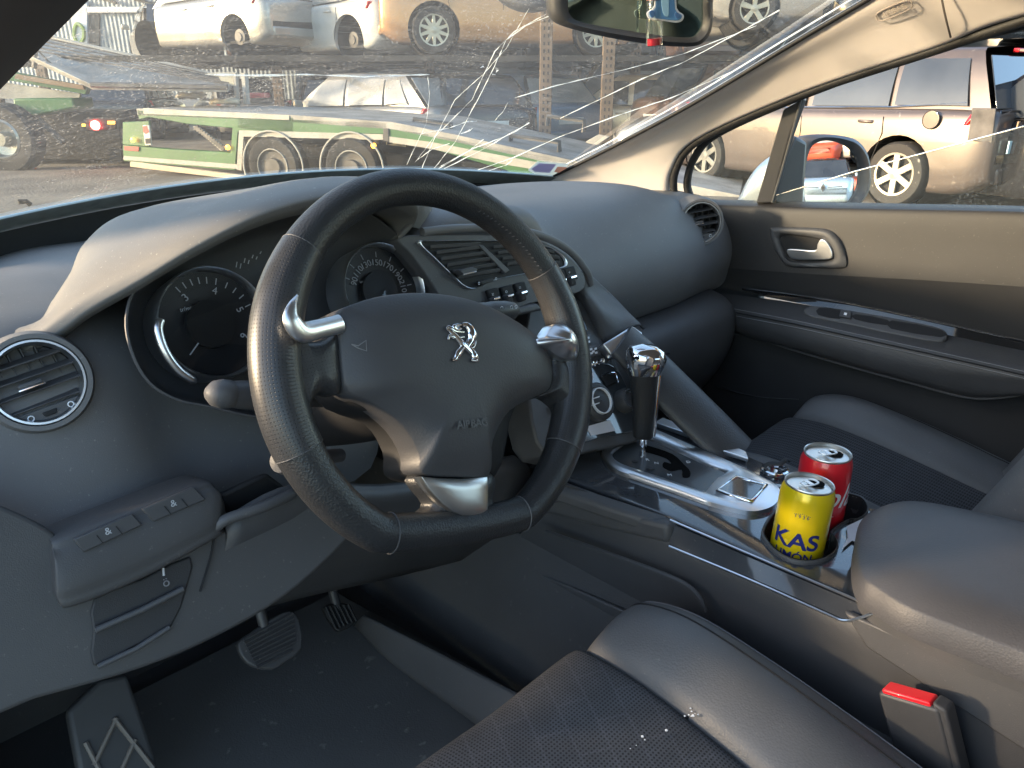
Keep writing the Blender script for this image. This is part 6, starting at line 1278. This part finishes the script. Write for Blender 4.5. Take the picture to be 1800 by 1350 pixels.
make_car('black_estate', 'glossy black car with red tail lamp standing beyond the minivan', hpos(1900, 7.9, 0), V(math.sin(R_(25)), math.cos(R_(25)), 0), 4.5, 1.8, 1.5, 'black', 'hatch', 7, .33)
make_car('white_estate', 'pale car in the row beyond the black one', hpos(2150, 8.6, 0), V(math.sin(R_(25)), math.cos(R_(25)), 0), 4.5, 1.8, 1.5, 'silver', 'mpv', 7, .33)
make_car('dark_stacked_car', 'dark car raised over the minivan with its wheels hanging', hpos(1770, 10.6, 1.63), head(165), 4.4, 1.8, 1.45, 'black', 'sedan', 5, .34)
make_car('grey_parked_car', 'grey car glimpsed through the quarter light', hpos(1330, 12.0, 0), head(170), 4.3, 1.78, 1.42, 'grey', 'hatch', 7, .32)
# ---- green low loader trailer
A_, B_ = hpos(215, 11.8), hpos(1100, 9.6); tdir = (B_ - A_).normalized(); TN = tdir.cross(V(0, 0, 1)).normalized()
if TN.dot(cH) > 0: TN = -TN
def Pt(px, py, off=0): return P(px, py, pl=(A_ + TN * off, TN))
tr = empty('low_loader_trailer', Pt(550, 340), 'green low loader trailer with white stripes and sloping grey deck', 'trailer')
M['green'] = mat('trailer green paint', (.045, .135, .042), .5, var=.2, vscale=1.5, dust=.3, dscale=8)
M['twhite'] = mat('dusty white stripe', (.38, .36, .31), .6, var=.15, dust=.3, dscale=10)
M['deck'] = mat('worn grey steel deck', (.30, .29, .265), .65, .2, var=.35, vscale=2.5, dust=.3, dscale=6)
def tq(name, pts, off, th, m, par=None, bev=.008): return slab(name, [Pt(x, y, off) for x, y in pts], TN, th, m, par or tr, bev, 1)
tq('rear_frame', [(240, 193), (516, 206), (516, 236), (418, 232), (413, 300), (217, 283), (215, 255), (300, 262), (405, 268), (408, 225), (330, 218), (262, 206), (244, 210)], 0, .12, 'green')
tq('side_beam', [(418, 206), (680, 215), (680, 236), (418, 232)], .0, .14, 'green'); tq('side_beam', [(684, 225), (760, 236), (1000, 283), (1110, 306), (1110, 345), (895, 345), (893, 300), (760, 262), (684, 245)], .0, .14, 'green')
tq('stripe', [(252, 190), (508, 203), (508, 211), (252, 200)], .012, .012, 'twhite', bev=0); tq('stripe', [(420, 229), (673, 236), (673, 246), (428, 240), (424, 300), (416, 298)], .012, .012, 'twhite', bev=0)
tq('stripe', [(217, 274), (418, 289), (418, 297), (217, 281)], .014, .012, 'twhite', bev=0); tq('stripe', [(684, 240), (760, 250), (1010, 298), (1040, 305), (1000, 308), (880, 288), (760, 262), (684, 250)], .012, .012, 'twhite', bev=0)
tq('post_plate', [(673, 226), (683, 226), (684, 250), (673, 248)], .02, .05, 'scrap')
tq('rear_panel', [(215, 215), (262, 212), (262, 258), (215, 254)], -.02, .05, 'green')
mudw = mat('red white warning board', (.62, .58, .52), .5); wb_ = tq('warning_board', [(250, 220), (262, 220), (266, 256), (254, 255)], .03, .03, mudw)
tq('warning_mark', [(251, 222), (258, 221), (262, 232), (256, 236), (252, 232)], .034, .004, mat('red reflective', (.5, .04, .03), .4), wb_, 0); tq('warning_mark', [(255, 244), (264, 243), (265, 252), (256, 253)], .034, .004, 'black', wb_, 0)
tq('red_plate', [(218, 257), (244, 258), (243, 266), (218, 264)], .02, .012, mat('red enamel plate', (.40, .05, .04), .4), bev=0)
tq('strut', [(338, 222), (346, 222), (400, 262), (388, 266)], .02, .05, 'twhite')
for k in range(12): tq('strut_rung', [(342 + k * 4.3, 222 + k * 3.3), (348 + k * 4.3, 221 + k * 3.3), (346 + k * 4.3, 228 + k * 3.3), (340 + k * 4.3, 228 + k * 3.3)], .035, .02, 'scrap', bev=0)
tq('ramp_plank', [(228, 284), (430, 308), (430, 318), (228, 293)], .10, .05, mat('pale timber', (.55, .44, .30), .7))
# deck : flat part then sloping down to the right, with real width behind the side beam
dk = [[Pt(240, 192), Pt(400, 198), Pt(520, 204), Pt(690, 216), Pt(800, 238), Pt(1000, 282), Pt(1120, 308), Pt(1300, 345)]]
dk.append([p - TN * 2.4 for p in dk[0]])
gridmesh('deck', [[p + V(0, 0, .01) for p in dk[0]], [p + V(0, 0, .01) for p in dk[1]], [p - V(0, 0, .08) for p in dk[1]], [p - V(0, 0, .08) for p in dk[0]]], 'deck', tr, cv=True, smooth=False)
tq('chassis', [(430, 240), (880, 290), (890, 345), (430, 345)], -.7, .9, 'under')
for x, y in ((480, 293), (618, 297)):
    c = Pt(x, y, .04); make_wheel(tr, c, TN, .40, 0, wd=.3)
    lathe('steel_rim', [(.25, .0), (.235, .015), (.20, -.02), (.12, -.03), (.11, .02), (.001, .02)], c, TN, 'twhite' if False else 'scrap', tr, 28)
    ar = [c + tdir * (.47 * math.cos(a)) + V(0, 0, .47 * math.sin(a)) for a in [R_(k) for k in range(-15, 196, 10)]]
    tube('mudguard_edge', ar, .014, 'twhite', tr, 6)
    tube('rim_edge', [c + TN * .015 + tdir * (.235 * math.cos(a)) + V(0, 0, .235 * math.sin(a)) for a in [k * math.pi / 14 for k in range(28)]], .008, 'twhite', tr, 5, closed=True)
amb = mat('amber lamp', (.9, .35, .02), .3, emis=(1, .4, .03, 2.5))
for x, y in ((234, 246), (401, 259), (657, 256)): lathe('marker_lamp', [(.035, 0), (.033, .02), (.001, .025)], Pt(x, y, .02), TN, amb, tr, 14)
# wheel chock brackets on the deck
for pts in (((727, 209), (732, 222), (788, 237), (790, 218)), ((896, 238), (902, 256), (972, 268), (982, 250)), ((962, 204), (964, 218), (1018, 226), (1026, 212))):
    c0 = Pt(pts[0][0], pts[0][1], -.5); c1 = Pt(pts[3][0], pts[3][1], -.5)
    tube('chock_bracket', [c0 - V(0, 0, .12), c0, c1, c1 - V(0, 0, .14)], .03, 'scrap', tr, 6)
    tube('chock_bracket', [c0 - V(0, 0, .10) - TN * .1, c0 - TN * .1, c1 - TN * .1, c1 - V(0, 0, .12) - TN * .1], .02, 'scrap', tr, 6)
tq('loose_sheet', [(1028, 250), (1052, 236), (1072, 240), (1050, 256)], -.4, .02, 'deck')
# ---- flatbed recovery truck at far left
T2O = hpos(100, 12.8)
def P2(px, py, D=12.8): return P(px, py, pl=(hpos(100, D), -cH))
tk = empty('flatbed_truck', hpos(60, 13), 'green recovery truck with its grey loading bed tilted down to the right', 'truck')
slab('tilted_bed', [P2(85, 68, 14.6), P2(410, 142, 14.2), P2(400, 153, 12.2), P2(160, 149, 12.2), P2(40, 92, 12.6)], V(-.2, -.4, .9), .08, 'deck', tk, .01)
tube('bed_edge', [P2(85, 66, 14.6), P2(410, 141, 14.2)], .05, 'twhite', tk, 6); tube('bed_edge', [P2(400, 153, 12.2), P2(160, 149, 12.2)], .04, 'scrap', tk, 6)
for k in range(5):
    t = k / 5 + .1; tube('bed_rib', [P2(85 + (40 - 85) * t, 68 + (92 - 68) * t, 14.6 - 2 * t) + V(0, 0, .03), P2(410 - 10 * t, 142 + 11 * t, 14.2 - 2 * t) + V(0, 0, .03)], .012, 'scrap', tk, 5)
slab('bed_frame', [P2(-80, 100), P2(30, 128), P2(155, 153), P2(150, 166), P2(20, 142), P2(-80, 125)], -cH, .12, 'green', tk, .01)
slab('bed_board', [P2(28, 130, 12.7), P2(145, 150, 12.7), P2(148, 158, 12.7), P2(25, 138, 12.7)], -cH, .05, mat('brown board', (.22, .15, .09), .7), tk, 0)
slab('side_boards', [P2(-80, 132, 12.9), P2(140, 165, 12.9), P2(140, 175, 12.9), P2(-80, 172, 12.9)], -cH, .05, 'deck', tk, 0)
slab('tank_box', [P2(22, 173, 12.5), P2(128, 172, 12.5), P2(132, 190, 12.5), P2(60, 203, 12.5), P2(25, 200, 12.5)], -cH, .6, 'green', tk, .03)
slab('truck_chassis', [P2(-100, 190, 13.2), P2(205, 195, 13.2), P2(215, 260, 13.2), P2(195, 282, 13.2), P2(-100, 280, 13.2)], -cH, .9, 'under', tk, .02)
tube('support_strut', [P2(65, 208, 12.6), P2(112, 250, 12.6)], .05, 'scrap', tk, 6); tube('upright', [P2(62, 88, 12.6), P2(60, 120, 12.6)], .04, 'scrap', tk, 6)
tube('chain', curve([P2(66, 88, 12.6), P2(90, 112, 12.6), P2(112, 127, 12.6)], 4), .015, 'scrap', tk, 5)
wl = lathe('wheel', [(.30, 0), (.34, .02), (.48, .02), (.52, -.03), (.52, -.3), (.3, -.3)], P2(0, 245, 12.2), -cH, 'tyre', tk, 32)
lathe('rim', [(.30, 0), (.27, .02), (.24, -.10), (.12, -.12), (.10, .03), (.001, .03)], P2(0, 245, 12.2), -cH, 'alloy', wl, 28)
tl = slab('lamp_panel', [P2(150, 208, 12.4), P2(203, 207, 12.4), P2(203, 228, 12.4), P2(152, 230, 12.4)], -cH, .06, 'under', tk, .01)
lathe('tail_lamp', [(.07, 0), (.065, .03), (.001, .04)], P2(168, 220, 12.38), -cH, mat('lit red lamp', (.9, .03, .03), .3, emis=(1, .05, .04, 14)), tl, 18)
slab('amber_lamp', [P2(189, 213, 12.35), P2(201, 213, 12.35), P2(201, 218, 12.35), P2(189, 218, 12.35)], -cH, .02, amb, tl, 0); slab('amber_lamp', [P2(144, 218, 12.35), P2(149, 218, 12.35), P2(149, 222, 12.35), P2(144, 222, 12.35)], -cH, .02, amb, tl, 0)
slab('mud_flap', [P2(190, 262, 12.9), P2(212, 262, 12.9), P2(214, 284, 12.9), P2(192, 284, 12.9)], -cH, .03, 'rubber', tk, 0)
# pallet box standing on the trailer deck end
pb = empty('panel_cart', P2(410, 190, 13.1), 'pale upright panel trolley standing behind the trailer deck', 'trolley')
slab('panel', [P2(363, 128, 13.1), P2(412, 126, 13.1), P2(411, 138, 13.1), P2(366, 132, 13.1)], -cH, .04, 'twhite', pb, .005); slab('panel', [P2(384, 135, 13.1), P2(410, 132, 13.1), P2(412, 152, 13.1), P2(394, 150, 13.1)], -cH, .04, mat('cream board', (.55, .48, .34), .6), pb, .005)
tube('upright', [P2(414, 128, 13.1), P2(418, 192, 13.1)], .045, 'deck', pb, 6); tube('upright', [P2(430, 128, 13.1), P2(434, 182, 13.1)], .06, 'deck', pb, 6)
rg = slab('red_bumper', [P2(430, 163, 13.8), P2(470, 163, 13.8), P2(472, 172, 13.8), P2(432, 172, 13.8)], -cH, .15, mat('faded red bumper', (.40, .07, .07), .5), None, .02); tag(rg, 'faded red bumper lying behind the upright panel trolley', 'bumper')
for x, y, n in ((330, 165, 'white_sack'), (390, 176, 'cream_sack')):
    c = P2(x, y, 13.0); s_ = pillow(n, [P2(x + a, y + b, 13.0) for a, b in ((-22, 6), (-14, -3), (2, -1), (12, -5), (26, -2), (28, 6), (0, 8))], -cH, .12, 'twhite' if n[0] == 'w' else mat('cream sack', (.6, .5, .36), .8), None, 4, 3, .1)
    tag(s_, ('crumpled white' if n[0] == 'w' else 'small cream') + ' sack lying on the load behind the trailer', 'sack')
mir = Pm(1460, 300)
rin = (mir - CAM).normalized(); az_o = R_(172); outd = V(math.sin(az_o), math.cos(az_o), -.03)
def refl(px, py):
    q = Pm(px, py); r = (q - CAM).normalized(); return q, r - mn * 2 * r.dot(mn)
q_, o_ = refl(1456, 330)
def behind(px, D, z=0):
    q, o = refl(px, 330); h = V(o.x, o.y, 0).normalized(); p = V(q.x, q.y, 0) + h * D; p.z = z; return p
pc, PQ = make_car('pale_blue_hatchback', 'pale blue hatchback facing us, seen in the door mirror', behind(1448, 25), -V(o_.x, o_.y, 0).normalized(), 4.1, 1.75, 1.46, 'paleblue', 'hatch', 7, .32, cat='car')
dd = .5 * 4.1 + .02
for nm, k, mm in (('badge', .13, 'chrome'), ('badge_hole', .06, 'black')):
    f_ = (PQ(1, 0, 0) - PQ(0, 0, 0))
    slab(nm, [PQ(dd + (.0 if k > .1 else .008), a * k * .62, .60 + b * k) for a, b in ((0, -1), (1, 0), (0, 1), (-1, 0))], f_, .02, mm, pc, .004)
for a in (-1, 1): slab('grille_bar', [PQ(dd - .015, a * .12, .585), PQ(dd - .03, a * .52, .60), PQ(dd - .03, a * .52, .63), PQ(dd - .015, a * .12, .615)], f_, .01, 'chrome', pc, .003)
hedge = []
hv, hf = [], []
h0 = behind(1425, 34)
for k in range(2600):
    c = h0 + V(random.uniform(-7, 7), random.uniform(-1.2, 1.2), random.uniform(0, 2.6) * random.uniform(.7, 1)); s = random.uniform(.06, .16); o = len(hv)
    u = V(random.uniform(-1, 1), random.uniform(-1, 1), random.uniform(-1, 1)).normalized() * s; w_ = u.orthogonal().normalized() * s * .6
    hv += [c - u, c + w_, c + u, c - w_]; hf.append((o, o + 1, o + 2, o + 3))
tag(mk('hedge', hv, hf, mat('hedge leaf', (.06, .12, .03), .6, var=.5, vscale=3), None, False), 'green hedge at the yard edge, seen in the door mirror', 'hedge')
make_car('shade_van', 'tall white van added unseen on our left to shade the cabin, outside the picture', V(-5.95, 1.8, 0), V(0, 1, 0), 5.2, 1.95, 2.35, 'white', 'mpv', 5, .34, cat='van')  # unseen van added to keep low sun off the wheel and seats
# ---- cut the arches and freeze them
def freeze():
  bpy.context.view_layer.update()
  dg_ = bpy.context.evaluated_depsgraph_get()
  for body, cutters in body_jobs:
    me = bpy.data.meshes.new_from_object(body.evaluated_get(dg_)); old = body.data
    body.modifiers.clear(); body.data = me
    for p in me.polygons: p.use_smooth = True
    me.set_sharp_from_angle(angle=R_(45))
  for body, cutters in body_jobs:
    for c in cutters: bpy.data.objects.remove(c)
  body_jobs.clear()
freeze()
def copy_tree(o, parent=None):
    c = o.copy(); COL.objects.link(c)
    if parent: c.parent = parent; c.matrix_parent_inverse = o.matrix_parent_inverse.copy()
    for ch in list(o.children): copy_tree(ch, c)
    return c
cp = ['black', 'grey', 'brown', 'blue']
lev = ['on the ground', 'on the second level', 'on the top level']
for k, lv, t, p in far_jobs:
    e0, p0 = protos[t]; c = copy_tree(e0); c.location = p; c['label'] = '%s wreck %s of the far stack, %s from the left' % (cp[t], lev[lv], ['first', 'second', 'third', 'fourth', 'fifth', 'sixth', 'seventh', 'eighth', 'ninth'][k])
# heap behind us, seen in the mirror
heap_cols = ['red', 'silver', 'white', 'rust']
hp = []
for t in range(4):
    p = behind(1482 + t * 16, 31 + t, 0); e, _ = make_car('heaped_wreck', 'x', p, V(math.sin(.5 + t), math.cos(.5 + t), 0), 4.2, 1.75, 1.42, heap_cols[t], ['hatch', 'sedan', 'mpv', 'hatch'][t], 0 if t % 2 else 5, .31, group='wrecks heaped behind our car')
    e['label'] = '%s wreck on the ground in the heap behind us' % heap_cols[t]; hp.append((e, p))
freeze()
for k in range(6):
    for lv in range(1, 4):
        t = (k * 3 + lv) % 4; e0, p0 = hp[t]; c = copy_tree(e0); c.location = behind(1470 + k * 15, 31 + k * .7, lv * 1.35); c.rotation_euler = (0, 0, R_(35 * ((k + lv) % 5)))
        c['label'] = '%s wreck %s of the heap behind us, %s from our car' % (heap_cols[t], ['', 'on the second level', 'on the third level', 'on top'][lv], ['nearest', 'second', 'third', 'fourth', 'fifth', 'sixth'][k])
